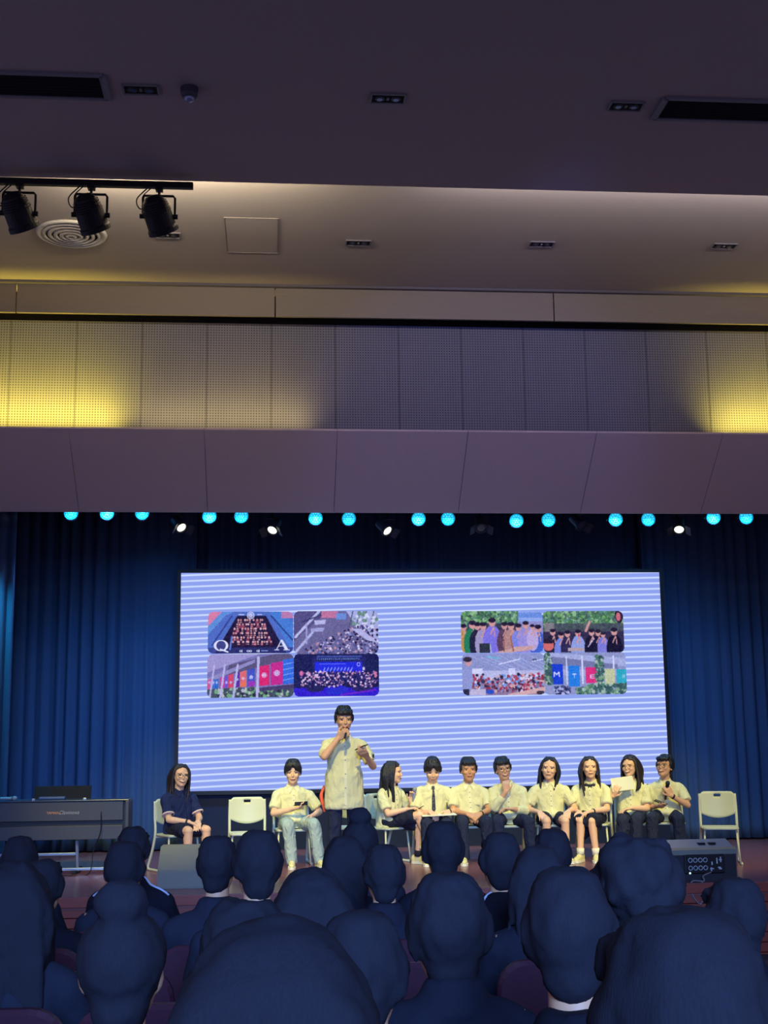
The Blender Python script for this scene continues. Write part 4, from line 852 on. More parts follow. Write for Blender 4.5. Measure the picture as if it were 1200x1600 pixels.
    if style == 'bun':
        ell(bb, (0, 0.06, 0.145), (0.055, 0.05, 0.040), None, 14, 9, Hm)
        for i in range(7): a_ = 2 * PI * i / 7; lock([(0.045 * math.cos(a_), 0.06 + 0.045 * math.sin(a_), 0.13), (0.03 * math.cos(a_ + 1), 0.06 + 0.03 * math.sin(a_ + 1), 0.172), (0.01 * math.cos(a_ + 2), 0.06 + 0.01 * math.sin(a_ + 2), 0.18)], 0.014, 0.008)
    return fuse(bb, 0.0065 if vox is None else vox, 1 if vox is None or style == 'curly' else 3, 0.0015 if vox is None else 0.005, 24.0 if vox is None else 17.0, seed)
def shoe_parts(root, M_, m_up, m_so):
    bb = BM()
    prof = [(0.072, 0.026), (0.05, 0.034), (0.0, 0.036), (-0.06, 0.040), (-0.12, 0.043), (-0.17, 0.036), (-0.195, 0.018)]
    RR = []
    out = [(w_, y) for y, w_ in prof] + [(-w_, y) for y, w_ in reversed(prof)]
    rings(bb, [[M_ @ Vector((x * 1.06, y * 1.04, z)) for x, y in out] for z in (0.002, 0.014, 0.030)]); so = bb
    up = BM()
    for y, w_, h in ((0.045, 0.034, 0.075), (0.0, 0.036, 0.075), (-0.05, 0.038, 0.060), (-0.10, 0.040, 0.044), (-0.145, 0.036, 0.034)): ell(up, (0, y, 0.028 + h * 0.35), (w_, 0.05, h * 0.72), None, 12, 8, M_)
    me = fuse(up, 0.009 if m_up is not m_black else 0.014, 2); o = link('shoe', me, m_up, root)
    obj('sole', so, m_so, o)
    bb = BM()
    for k in range(3): box(bb, M_ @ Vector((0, -0.035 - 0.028 * k, 0.088 - 0.013 * k)), (0.045, 0.008, 0.006), M_.to_3x3())
    obj('laces', bb, m_so, o)
def ribbon(bvh, pts, widths, off, thick=0.004, d=Vector((0, 1, 0))):
    "strip lying on a surface: pts are (x, z) looked up from the front"
    bb = BM(); R4 = []
    for (x, z), w_ in zip(pts, widths):
        row = []
        for s in (-1, 1):
            h = bvh.ray_cast(Vector((x + s * w_ / 2, -1.0, z)), d); y = h[0].y if h[0] else 0.0; row.append(y)
        y = min(row) - off
        R4.append([Vector((x - w_ / 2, y, z)), Vector((x + w_ / 2, y, z)), Vector((x + w_ / 2, y + thick + 0.006, z)), Vector((x - w_ / 2, y + thick + 0.006, z))])
    rings(bb, R4); return bb

def person(label, loc, rz=0.0, k=1.0, hs=1.10, stand=False, lean=0.0, yaw=0.0, pitch=0.0, tilt=0.0, hair='short', mhair=None, mskin=None, arms=None, shirt=None, mcollar=None, sleeve=0.78, lower='trousers', mlow=None, legs=None, mshoe=None, msock=None, hem=None, face='calm', glasses=False, tie=None, voxel=0.0068, seed=0, long_sleeve=False, cuff=None, placket=True, group=None, headoff=(0, 0, 0), shoes=True, simple=False, toes=None, pocket=False):
    mhair = mhair or m_hair; mskin = mskin or m_skin; shirt = shirt or m_cream; mcollar = mcollar or m_cream2; mlow = mlow or m_djean; mshoe = mshoe or m_shoe
    root = empty('person', loc, rz, k, label, 'person', group)
    dz = 0.43 if stand else 0.0
    L = lambda x, y, z: Vector((x, y - lean * (z - 0.48), z + dz))
    hc = L(0, -0.035, 1.19 - 0.132 * hs) + Vector(headoff)
    Hm = Matrix.Translation(hc) @ Matrix.Rotation(yaw, 4, 'Z') @ Matrix.Rotation(tilt, 4, 'Y') @ Matrix.Rotation(pitch, 4, 'X') @ Matrix.Diagonal((hs, hs, hs, 1))
    bm = BM()
    ell(bm, (0, 0, 0.47 + dz), (0.14, 0.10, 0.085)); cap(bm, L(0, 0, 0.50), L(0, 0.0, 0.74), 0.085, 0.095, 12); ell(bm, L(0, 0.005, 0.74), (0.145, 0.085, 0.12)); cap(bm, L(-0.12, 0.01, 0.812), L(0.12, 0.01, 0.812), 0.036, 0.036)
    cap(bm, L(0, 0.012, 0.82), hc + Vector((0, 0.012, -0.04)), 0.058, 0.050 * hs, 12); head_parts(bm, Hm)
    sh = {s: L(s * 0.165, 0.012, 0.815) for s in (-1, 1)}; el = {}; wr = {}; info = {'grip': {}, 'wrist': {}, 'dir': {}}
    arms = arms or {}
    for s in (-1, 1):
        A = dict(w=(s * 0.075, -0.30, 0.545), pole=(s * 0.8, 0.5, -0.6), d=(-s * 0.5, -0.7, -0.25), n=(0, -0.1, -1), curl=0.35, th=None); A.update(arms.get(s, {}))
        w0 = Vector(A['w']) + Vector((0, 0, dz)) * (1 if stand else 0)
        e_, w_ = ik(sh[s], w0, 0.27, 0.235, A['pole']); el[s] = e_; wr[s] = w_
        cap(bm, sh[s], e_, 0.034, 0.038); cap(bm, e_, w_, 0.038, 0.027); cap(bm, e_ + (w_ - e_) * 0.12, e_ + (w_ - e_) * 0.4, 0.040, 0.037)
        d_ = Vector(A['d']).normalized(); n_ = Vector(A['n']); u_ = d_.cross(n_); th = A['th'] if A['th'] else (1 if u_.dot(Vector((-s, 0, 0.3))) > 0 else -1)
        info['grip'][s] = hand(bm, w_, d_, n_, th, A['curl'], 1.08); info['wrist'][s] = w_; info['dir'][s] = d_
    kn = {}; an = {}
    for s in (-1, 1):
        hp = Vector((s * 0.085, -0.01, 0.475 + dz))
        if legs and s in legs: kn[s], an[s] = Vector(legs[s][0]), Vector(legs[s][1])
        elif stand: kn[s], an[s] = Vector((s * 0.10, -0.02, 0.49)), Vector((s * 0.11, 0.02, 0.085))
        else: kn[s], an[s] = Vector((s * 0.115, -0.40, 0.465)), Vector((s * 0.12, -0.40, 0.085))
        cap(bm, hp, kn[s], 0.074, 0.053); cap(bm, kn[s], an[s], 0.050, 0.034); d_ = an[s] - kn[s]; cap(bm, kn[s] + d_ * 0.2 + Vector((0, 0.014, 0)), kn[s] + d_ * 0.45 + Vector((0, 0.01, 0)), 0.050, 0.044)
        t_ = Vector((s * 0.15, -1, 0)) if not (toes and s in toes) else Vector(toes[s]); t_.normalize(); cap(bm, an[s] + Vector((0, 0, -0.03)), an[s] + t_ * 0.11 + Vector((0, 0, -0.045)), 0.030, 0.022, 8)
    bodyme = fuse(bm, voxel, 2); body = link('body', bodyme, mskin, root); bv = None
    # clothes
    hem = 0.42 if hem is None else hem
    bm = BM(); prof = []
    for z, cy, rx, ry in ((hem, 0.0, 0.172 if not stand else 0.198, 0.130 if not stand else 0.128), (0.50, 0.0, 0.170 if not stand else 0.186, 0.128 if not stand else 0.130), (0.60, 0.004, 0.160 if not stand else 0.166, 0.118), (0.70, 0.008, 0.163, 0.112), (0.78, 0.010, 0.168, 0.106), (0.835, 0.012, 0.150, 0.090), (0.865, 0.012, 0.105, 0.072), (0.888, 0.006, 0.070, 0.062)):
        if z < hem and z > 0.42: continue
        prof.append([L(rx * math.copysign(abs(math.cos(2 * PI * i / 20)) ** 0.85, math.cos(2 * PI * i / 20)), cy + ry * math.copysign(abs(math.sin(2 * PI * i / 20)) ** 0.85, math.sin(2 * PI * i / 20)), z) for i in range(20)])
    rings(bm, prof)
    if simple: cap(bm, L(0, 0.02, 0.84), L(0, 0.015, 0.925), 0.10, 0.074, 16, True)
    if not stand and hem <= 0.45: ell(bm, (0, -0.10, 0.515), (0.165, 0.10, 0.045))
    for s in (-1, 1):
        c_ = sh[s] + (el[s] - sh[s]) * sleeve; cap(bm, L(s * 0.11, 0.012, 0.815), sh[s] + (el[s] - sh[s]) * 0.12, 0.058, 0.060); cap(bm, sh[s] + (el[s] - sh[s]) * 0.1, c_, 0.059, 0.065, 14, True)
        if long_sleeve:
            cap(bm, sh[s] + (el[s] - sh[s]) * 0.5, el[s], 0.062, 0.060); cap(bm, el[s], wr[s] + (el[s] - wr[s]) * (0.35 if long_sleeve == 'half' else 0.12), 0.058, 0.042, 12, True)
    shme = fuse(bm, 0.0105 if not simple else 0.016, 2, 0.0095 if not simple else 0.004, 7.5, seed); sho = link('shirt', shme, shirt, root)
    if cuff:
        for s in (-1, 1):
            c_ = sh[s] + (el[s] - sh[s]) * sleeve; dd = (el[s] - sh[s]).normalized(); bb = BM(); cyl(bb, c_ - dd * 0.010, c_ + dd * 0.004, 0.072, n=18); obj('cuff_band', bb, cuff, sho)
    if not simple:
        sb = bvh_of(shme)
        # collar: standing band and two flaps
        bb = BM(); q = []
        nc = L(0, 0.006, 0.885)
        for i in range(15):
            a_ = math.radians(-60 + 300 * i / 14) ; q.append((math.cos(a_) * 0.066, math.sin(a_) * 0.060))
        A1 = [bb.verts.new(nc + Vector((x, y, -0.012 + 0.02 * (y + 0.06) / 0.12))) for x, y in q]; B1 = [bb.verts.new(nc + Vector((x * 0.93, y * 0.93 + 0.004, 0.028 + 0.014 * (y + 0.06) / 0.12))) for x, y in q]; C1 = [bb.verts.new(nc + Vector((x * 1.16, y * 1.12, -0.006 + 0.02 * (y + 0.06) / 0.12))) for x, y in q]
        for i in range(14): bb.faces.new((A1[i], A1[i + 1], B1[i + 1], B1[i])); bb.faces.new((B1[i], B1[i + 1], C1[i + 1], C1[i]))
        o = obj('collar', bb, mcollar, root, True); so_ = o.modifiers.new('t', 'SOLIDIFY'); so_.thickness = 0.005
        for s in (-1, 1):
            bb = BM(); P = [(0.008, 0.882), (0.064, 0.896), (0.076, 0.860), (0.046, 0.815)]; yy = []
            V1 = []; V2 = []
            for x, z in P:
                h = sb.ray_cast(Vector((s * x, -1, z + dz)), Vector((0, 1, 0))); y = (h[0].y if h[0] else L(0, -0.06, z).y) - 0.013
                V1.append(bb.verts.new((s * x, y, z + dz))); V2.append(bb.verts.new((s * x, y + 0.010, z + dz)))
            bb.faces.new(V1); bb.faces.new(list(reversed(V2)))
            for i in range(4): bb.faces.new((V1[i], V1[(i + 1) % 4], V2[(i + 1) % 4], V2[i]))
            obj('collar_flap', bb, mcollar, o)
        z1, z0 = 0.84 + dz, max(hem + 0.04, 0.53 if not stand else 0) + dz
        if placket:
            pts = [(0.0, z1 + (z0 - z1) * i / 12) for i in range(13)]; obj('placket', ribbon(sb, pts, [0.026] * 13, 0.0025, 0.003), mcollar, sho)
            for i in range(4):
                z = z1 - 0.05 - (z1 - z0 - 0.08) * i / 4; h = sb.ray_cast(Vector((0, -1, z)), Vector((0, 1, 0)))
                if h[0]: bb = BM(); cyl(bb, (0, h[0].y - 0.003, z), (0, h[0].y - 0.007, z), 0.006, n=8); obj('button', bb, m_grey, sho)
        if pocket:
            pts = [(0.075, 0.72 + dz - 0.012 * i) for i in range(7)]; obj('pocket', ribbon(sb, pts, [0.085] * 6 + [0.06], 0.003, 0.003), shirt, sho)
        if tie == 'tie':
            pts = [(0.0, 0.868 + dz), (0.0, 0.835 + dz), (0.0, 0.825 + dz)] + [(0.0, 0.80 + dz - 0.028 * i) for i in range(9)]; obj('necktie', ribbon(sb, pts, [0.03, 0.036, 0.02] + [0.028 + 0.0025 * i for i in range(8)] + [0.012], 0.006, 0.006), m_tie, root)
        if tie == 'bow':
            bb = BM(); h = sb.ray_cast(Vector((0, -1, 0.85 + dz)), Vector((0, 1, 0))); y = h[0].y - 0.012
            for s in (-1, 1):
                cap(bb, (s * 0.008, y, 0.85 + dz), (s * 0.045, y + 0.006, 0.852 + dz), 0.010, 0.022, 8); cap(bb, (s * 0.008, y, 0.842 + dz), (s * 0.028, y + 0.004, 0.775 + dz), 0.009, 0.014, 8)
            ell(bb, (0, y - 0.004, 0.848 + dz), (0.014, 0.012, 0.016)); obj('bow_tie', bb, m_tie, root, True)
    # lower clothes
    bm = BM()
    if lower == 'trousers':
        ell(bm, (0, 0.0, 0.475 + dz), (0.162 if not stand else 0.14, 0.122 if not stand else 0.10, 0.09))
        if stand: cap(bm, (0, 0, 0.46 + dz), (0, 0, 0.56 + dz), 0.12, 0.11, 14)
        for s in (-1, 1):
            hp = Vector((s * 0.085, -0.01, 0.475 + dz)); cap(bm, hp, kn[s], 0.088 if not stand else 0.078, 0.072, 12); d_ = an[s] - kn[s]; cap(bm, kn[s], an[s] + d_.normalized() * 0.035, 0.071, 0.062, 14, True); ell(bm, kn[s], (0.072, 0.072, 0.072))
        link('trousers', fuse(bm, 0.0115 if not simple else 0.020, 2, 0.006 if not simple else 0.0, 8.0, seed + 5), mlow, root)
    else:
        short = 0.72 if lower == 'shorts' else (1.03 if lower == 'long_skirt' else 0.86)
        ell(bm, (0, 0.0, 0.475 + dz), (0.168, 0.128, 0.095))
        hp = {s: Vector((s * 0.085, -0.01, 0.475 + dz)) for s in (-1, 1)}; kk = {s: hp[s] + (kn[s] - hp[s]) * short for s in (-1, 1)}
        for s in (-1, 1): cap(bm, hp[s], kk[s], 0.090, 0.082, 14, True)
        if lower != 'shorts':
            for t_ in (0.25, 0.5, 0.75): cap(bm, hp[-1].lerp(kk[-1], t_), hp[1].lerp(kk[1], t_), 0.078, 0.078)
            cap(bm, hp[-1].lerp(kk[-1], 0.92), hp[1].lerp(kk[1], 0.92), 0.062, 0.062)
        if lower == 'long_skirt':
            for s in (-1, 1): cap(bm, kk[s] + Vector((0, 0.14, -0.02)), kk[s] + Vector((0, 0.16, -0.16)), 0.08, 0.06)
            cap(bm, kk[-1] + Vector((0, 0.2, -0.02)), kk[1] + Vector((0, 0.2, -0.05)), 0.085, 0.085)
        link('shorts' if lower == 'shorts' else 'skirt', fuse(bm, 0.0115 if not simple else 0.020, 2, 0.006 if not simple else 0.0, 8.0, seed + 5), mlow, root)
    if shoes:
        for s in (-1, 1):
            t_ = Vector((s * 0.15, -1, 0)) if not (toes and s in toes) else Vector(toes[s]); t_.normalize()
            ay = -t_; ax = Vector((ay.y, -ay.x, 0)).normalized(); az = ax.cross(ay); 
            base = an[s] - az * 0.085; M_ = Matrix(((ax.x, ay.x, az.x, base.x), (ax.y, ay.y, az.y, base.y), (ax.z, ay.z, az.z, base.z), (0, 0, 0, 1)))
            shoe_parts(root, M_, mshoe, m_sole)
            if msock: bb = BM(); d_ = (kn[s] - an[s]).normalized(); cap(bb, an[s], an[s] + d_ * 0.07, 0.044, 0.045, 12, True); obj('sock', bb, msock, root, True)
    # hair and face
    link('hair', hair_mesh(Hm, hair, seed, 0.013 if simple else None), mhair, root)
    if not simple:
        bv = bvh_of(bodyme); Hd = (Hm.to_3x3() @ Vector((0, 1, 0))).normalized()
        def surf(x, z):
            h = bv.ray_cast(Hm @ Vector((x, -0.3, z)), Hd); return (Hm.inverted() @ h[0]) if h[0] else Vector((x, -0.09, z))
        for s in (-1, 1):
            p_ = surf(s * 0.031, 0.008); bb = BM(); ell(bb, p_ + Vector((0, 0.001, 0)), (0.0165, 0.005, 0.0062), None, 10, 6, Hm); eo = obj('eye', bb, m_sclera, root, True)
            bb = BM(); ell(bb, p_ + Vector((0, -0.002, 0)), (0.0095, 0.004, 0.0062), None, 8, 6, Hm); obj('iris', bb, m_eye, eo, True)
            bb = BM(); cap(bb, Hm @ (p_ + Vector((-0.017, -0.001, 0.005))), Hm @ (p_ + Vector((0.017, -0.001, 0.005))), 0.0026 * hs, 0.0026 * hs, 6); obj('eyelid', bb, m_eye, eo, True)
            a_, c_ = surf(s * 0.018, 0.026), surf(s * 0.050, 0.030); bb = BM(); cap(bb, Hm @ a_, Hm @ c_, 0.0032 * hs, 0.0024 * hs, 6); obj('eyebrow', bb, mhair, root, True)
        p_ = surf(0, -0.058); wd = 0.030 if face == 'smile' else 0.022
        bb = BM()
        for i in range(8):
            x0_, x1_ = -wd + 2 * wd * i / 8, -wd + 2 * wd * (i + 1) / 8; cz = 0.45 * wd * 0.5 if face == 'smile' else 0.001
            g = lambda x: surf(x, -0.058 + cz * ((x / wd) ** 2) - (0.004 if face == 'smile' else 0)); cap(bb, Hm @ g(x0_), Hm @ g(x1_), 0.0046 * hs, 0.0046 * hs, 6)
        mo = obj('mouth', bb, m_lip, root, True)
        if face == 'smile': bb = BM(); ell(bb, p_ + Vector((0, -0.003, 0.002)), (0.018, 0.006, 0.0045), None, 10, 6, Hm); obj('teeth', bb, m_teeth, mo, True)
        if glasses:
            bb = BM()
            for s in (-1, 1):
                p_ = surf(s * 0.033, 0.004) + Vector((0, -0.012, 0)); p_.y = min(p_.y, -0.094)
                tube(bb, [Hm @ (Vector((s * 0.033, p_.y, 0.004)) + Vector((0.026 * math.cos(2 * PI * i / 18), 0, 0.021 * math.sin(2 * PI * i / 18)))) for i in range(18)], 0.0022 * hs, 5, True)
                tube(bb, [Hm @ Vector((s * 0.059, -0.094, 0.008)), Hm @ Vector((s * 0.082, -0.03, 0.008)), Hm @ Vector((s * 0.084, 0.02, 0.004))], 0.002 * hs, 5)
            tube(bb, [Hm @ Vector((-0.008, -0.098, 0.008)), Hm @ Vector((0.008, -0.098, 0.008))], 0.002 * hs, 5); obj('glasses', bb, m_steel, root, True)
    Mw = Matrix.Translation(Vector(loc)) @ Matrix.Rotation(rz, 4, 'Z') @ Matrix.Diagonal((k, k, k, 1))
    info['M'] = Mw; info['root'] = root; info['Hm'] = Hm; info['el'] = el; info['wr'] = wr; info['shirt'] = sho; info['sh'] = sh
    return info
def watch(inf, s, name='wristwatch'):
    w_ = inf['wr'][s]; d_ = (w_ - inf['el'][s]).normalized(); c_ = w_ - d_ * 0.02; a, c, _ = frame(d_)
    bb = BM(); cyl(bb, c_ - d_ * 0.010, c_ + d_ * 0.010, 0.032, n=16); ob = obj(name, bb, m_strap, inf['root'], True); return ob
# ------------------------------------------------------------------ the panel on stage
SYC = 15.2
def X(px, Y=SYC): return at(px, 1280, Y).x
def seated(px, Y, rz, plabel, clabel, **kw):
    loc = (X(px, Y), Y, 0.0); place_chair(loc[0], Y, rz * 0.85, clabel); return person(plabel, loc, rz, **kw)
def thing(name, bm, m_, label, cat): return props(obj(name, bm, m_), label, cat)
def W(inf, p): return inf['M'] @ Vector(p)
def WD(inf, d): return (inf['M'].to_3x3() @ Vector(d)).normalized()
def slabthing(name, c, u, v, su, sv, t, m_, label, cat, bev=0.0):
    u = Vector(u).normalized(); v = Vector(v); v = (v - u * v.dot(u)).normalized(); n = u.cross(v)
    bb = BM(); box(bb, (0, 0, 0), (su, sv, t), Matrix((u, v, n)).transposed(), bev); o = thing(name, bb, m_, label, cat); o.location = c; return o

p1 = seated(279, 14.75, 0.62, 'smiling woman in a navy polo shirt and glasses seated at the left end', 'white chair under the woman in the navy polo', hair='long', mhair=m_hairb, shirt=m_navy, mcollar=m_navy, cuff=mat('pale_cuff', (226, 200, 190), 0.8), lower='skirt', mlow=m_navysk, glasses=True, face='smile', yaw=-0.25, tilt=0.08, mskin=m_skin2, placket=False, seed=1, k=0.99, hs=1.06, msock=m_wsock, arms={-1: dict(w=(-0.05, -0.30, 0.555)), 1: dict(w=(0.06, -0.31, 0.55))})
watch(p1, -1, 'bracelet')
place_chair(X(387, 14.75), 14.75, 0.05, 'empty white chair between the woman in navy and the boy with the phone')
p2 = seated(457, SYC, 0.12, 'boy in cream shirt and pale jeans looking at a phone in his hand', 'white chair under the boy in pale jeans', hair='parted', mlow=m_jean, pitch=0.12, yaw=-0.15, seed=2, mskin=m_skin2, pocket=True, legs={-1: ((-0.10, -0.38, 0.47), (-0.06, -0.40, 0.085)), 1: ((0.20, -0.38, 0.47), (0.25, -0.40, 0.085))}, arms={-1: dict(w=(-0.04, -0.24, 0.64), d=(0.8, -0.4, 0.15), n=(0, 0.2, 1), curl=0.5, pole=(-0.9, 0.2, -0.6)), 1: dict(w=(0.20, -0.22, 0.56), d=(-0.3, -0.5, -0.6), n=(-0.8, 0, -0.3), curl=0.7)})
slabthing('smartphone', W(p2, p2['grip'][-1] + Vector((0.02, -0.02, 0.02))), (1, -0.1, 0.05), (0.1, 0.8, 0.45), 0.15, 0.072, 0.009, m_phone, 'phone held in front of the boy in pale jeans', 'phone', 0.003)
place_chair(X(548, 15.35), 15.35, 0.0, 'white chair behind the standing speaker')
p3 = person('standing boy in untucked cream shirt speaking into a microphone', (X(538, 14.55), 14.55, 0), 0.05, k=1.105, hs=1.04, stand=True, hair='short', pitch=0.10, yaw=0.05, seed=3, hem=0.17, mlow=m_djean, pocket=False,
            arms={-1: dict(w=(-0.075, -0.20, 0.875), d=(0.75, -0.35, 0.55), n=(0.2, 1.0, 0.15), curl=1.0, pole=(-0.7, -0.1, -0.9), th=1), 1: dict(w=(0.20, -0.24, 0.69), d=(-0.35, -0.75, 0.35), n=(-0.2, 0.2, 1), curl=0.5, pole=(0.6, 0.4, -0.9))})
g = W(p3, p3['grip'][-1]); mouth = W(p3, p3['Hm'] @ Vector((0.01, -0.125, -0.075))); d = (mouth - g).normalized()
mic('microphone', g - d * 0.12, d, 'dark microphone held to the mouth of the standing boy', True, max(0.19, (mouth - g).length + 0.13))
g = W(p3, p3['grip'][1]); slabthing('smartphone', g + Vector((-0.02, -0.01, 0.03)), (0.55, -0.75, 0.3), (0.8, 0.5, 0.2), 0.15, 0.075, 0.010, m_phone, 'dark phone in the lowered hand of the standing boy', 'phone', 0.003)
c = p3['sh'][1].lerp(p3['el'][1], 0.55); bb = BM(); box(bb, c + Vector((0.052, -0.05, 0.0)), (0.045, 0.008, 0.06), Matrix.Rotation(0.7, 3, 'Z'), 0.002); bo = obj('sleeve_badge', bb, mat('badge_white', (200, 205, 190), 0.7), p3['shirt']); bb = BM(); box(bb, c + Vector((0.055, -0.054, 0.0)), (0.022, 0.008, 0.034), Matrix.Rotation(0.7, 3, 'Z')); obj('badge_mark', bb, m_tie, bo)
a = at(507, 1228, 14.62); bb = BM(); tube(bb, curve([a, at(502, 1242, 14.60), at(504, 1256, 14.60), at(507, 1268, 14.62)], 4), [0.016] * 4 + [0.02] * 5 + [0.012] * 4, 6); thing('orange_strap', bb, mat('orange_strap', (240, 100, 60), 0.7), 'orange strap hanging beside the hip of the standing boy', 'strap')
p4 = seated(608, SYC, 0.78, 'long haired girl with crossed legs seen in profile beside the standing boy', 'white chair under the cross legged girl', hair='side', lower='skirt', mlow=m_navysk, yaw=0.45, pitch=0.08, seed=4, k=0.98, hs=1.06, mskin=m_skin2, msock=m_sock, lean=0.08, tie=None, legs={1: ((0.10, -0.40, 0.455), (0.09, -0.36, 0.085)), -1: ((0.045, -0.43, 0.56), (0.10, -0.50, 0.24))}, toes={-1: (0.15, -1, -0.35)}, arms={1: dict(w=(0.16, -0.22, 0.70), d=(0.05, -0.25, 1), n=(-0.8, -0.5, 0.1), curl=0.75, pole=(0.6, 0.2, -1)), -1: dict(w=(-0.02, -0.30, 0.63), d=(0.55, -0.8, 0.15), n=(0, 0, -1), curl=0.6)})
g = W(p4, p4['grip'][1]); mic('microphone', g + Vector((0.0, -0.01, -0.12)), (0.12, -0.05, 1), 'microphone held upright by the cross legged girl', False, 0.21)
g = W(p4, p4['grip'][-1]); d = Vector((1, -0.2, 0.55)).normalized(); bb = BM(); cap(bb, g - d * 0.05, g + d * 0.10, 0.0045, 0.0045, 7); cap(bb, g + d * 0.10, g + d * 0.115, 0.004, 0.001, 7); thing('pen', bb, m_tie, 'dark pen in the hand of the cross legged girl', 'pen')
p5 = seated(676, SYC, 0.0, 'boy with centre parted hair and dark necktie looking down at papers', 'white chair under the boy with the necktie', hair='parted', pitch=0.42, seed=5, tie='tie', mlow=m_djean, lean=0.06, mskin=m_skin2, arms={-1: dict(w=(-0.06, -0.27, 0.585), d=(0.4, -0.8, -0.3), n=(0.1, 0, -1), curl=0.7), 1: dict(w=(0.15, -0.25, 0.585), d=(-0.2, -0.8, -0.3), n=(-0.5, 0, -1), curl=0.7)})
watch(p5, 1)
slabthing('paper_sheet', W(p5, (0.03, -0.32, 0.555)), (1, 0, 0.03), (0, 1, 0.05), 0.40, 0.22, 0.004, m_paper, 'white paper sheets on the lap of the boy with the necktie', 'paper')
p6 = seated(733, SYC, 0.0, 'short haired boy in buttoned cream shirt with hands clasped between his knees', 'white chair under the boy with clasped hands', hair='short', seed=6, mlow=m_djean, yaw=0.0, hs=1.12, pocket=True, mskin=mat('skin_tan', (208, 150, 106), 0.55, 0, 0.02, 40, 0.05), legs={-1: ((-0.14, -0.40, 0.465), (-0.13, -0.42, 0.085)), 1: ((0.14, -0.40, 0.465), (0.15, -0.40, 0.085))}, arms={-1: dict(w=(-0.06, -0.30, 0.555), d=(0.75, -0.5, -0.35), n=(0.3, 0.4, -1), curl=0.6), 1: dict(w=(0.085, -0.30, 0.555), d=(-0.75, -0.5, -0.35), n=(-0.3, 0.4, -1), curl=0.6)})
watch(p6, 1)
p7 = seated(794, SYC, -0.08, 'smiling boy in oversized cream shirt with a hand at his mouth', 'white chair under the boy with a hand at his mouth', hair='short', seed=7, mlow=m_djean, glasses=True, face='smile', long_sleeve='half', tilt=-0.10, yaw=0.15, headoff=(-0.05, 0, 0), legs={-1: ((-0.16, -0.39, 0.465), (-0.15, -0.40, 0.085)), 1: ((0.20, -0.36, 0.45), (0.22, -0.36, 0.085))}, arms={-1: dict(w=(-0.035, -0.21, 0.80), d=(0.0, 0.15, 1), n=(0.2, 1, 0), curl=0.75, pole=(-0.5, -0.2, -1)), 1: dict(w=(0.02, -0.27, 0.60), d=(-1, -0.3, 0.1), n=(0, -0.1, -1), curl=0.5)})
p8 = seated(860, SYC, -0.05, 'girl with shoulder length black hair and hands on her bare knees', 'white chair under the girl with hands on her knees', hair='long', seed=8, lower='shorts', mlow=m_navysk, yaw=-0.22, tilt=0.10, hs=1.10, mskin=m_skin2, msock=m_wsock, legs={-1: ((-0.115, -0.42, 0.465), (-0.11, -0.40, 0.085)), 1: ((0.10, -0.42, 0.465), (0.11, -0.40, 0.085))}, arms={-1: dict(w=(-0.165, -0.27, 0.555), d=(0.1, -0.9, -0.3), n=(0, -0.1, -1), curl=0.45), 1: dict(w=(0.165, -0.27, 0.56), d=(-0.3, -0.9, -0.2), n=(0, -0.1, -1), curl=0.7)})
p9 = seated(926, SYC, -0.42, 'girl with wavy long hair and a dark bow tie in a knee length skirt', 'white chair under the girl with the bow tie', hair='long', mhair=m_hairb, seed=9, lower='long_skirt', mlow=m_navysk, yaw=0.30, hs=1.06, mskin=m_skin2, tie='bow', msock=m_wsock, lean=0.05, legs={-1: ((-0.07, -0.41, 0.455), (-0.08, -0.43, 0.085)), 1: ((0.06, -0.41, 0.455), (0.10, -0.41, 0.085))}, arms={-1: dict(w=(-0.10, -0.29, 0.545), d=(0, -1, -0.2), n=(0, -0.1, -1), curl=0.35), 1: dict(w=(0.05, -0.31, 0.56), d=(-0.6, -0.8, -0.1), n=(0, -0.1, -1), curl=0.4)})
watch(p9, 1)
p10 = seated(988, SYC, -0.35, 'laughing girl in round glasses holding a sheet of paper to her chest', 'white chair under the girl with the paper', hair='wavy', mhair=m_hairb, seed=10, glasses=True, face='smile', yaw=-0.35, pitch=-0.06, tilt=-0.06, hs=1.05, mskin=m_skin2, mlow=m_djean, legs={-1: ((-0.08, -0.40, 0.46), (-0.10, -0.40, 0.085)), 1: ((0.08, -0.40, 0.46), (0.06, -0.40, 0.085))}, arms={-1: dict(w=(-0.20, -0.20, 0.72), d=(0.35, -0.35, 0.75), n=(0.4, 0.8, 0.2), curl=0.6, pole=(-0.8, 0.1, -0.8)), 1: dict(w=(0.02, -0.27, 0.585), d=(-0.8, -0.5, -0.1), n=(0, -0.1, -1), curl=0.4)})
slabthing('paper_sheet', W(p10, p10['grip'][-1]) + Vector((0.07, -0.015, 0.06)), (1, -0.15, 0.12), (0, 0.25, 1), 0.26, 0.16, 0.004, m_paper, 'sheet of paper held up by the laughing girl', 'paper')
p11 = seated(1042, SYC, -0.22, 'laughing boy in glasses looking up to the left with a microphone at his chest', 'white chair under the boy with glasses at the right end', hair='short', seed=11, glasses=True, face='smile', yaw=-0.55, pitch=-0.20, hs=1.10, mlow=m_djean, legs={-1: ((-0.20, -0.38, 0.465), (-0.20, -0.40, 0.085)), 1: ((0.10, -0.38, 0.465), (0.12, -0.36, 0.085))}, arms={1: dict(w=(0.05, -0.22, 0.72), d=(-0.45, -0.1, 0.85), n=(-0.3, 0.9, 0), curl=0.9, pole=(0.8, 0, -0.8)), -1: dict(w=(-0.13, -0.25, 0.60), d=(0.3, -0.8, 0.0), n=(0.2, 0.2, 1), curl=0.4)})
watch(p11, 1)
g = W(p11, p11['grip'][1]); d = Vector((0.15, -0.2, 1)).normalized(); mic('microphone', g - d * 0.12 + Vector((0, -0.01, 0)), d, 'dark microphone in the hand of the boy with glasses', True, 0.21)
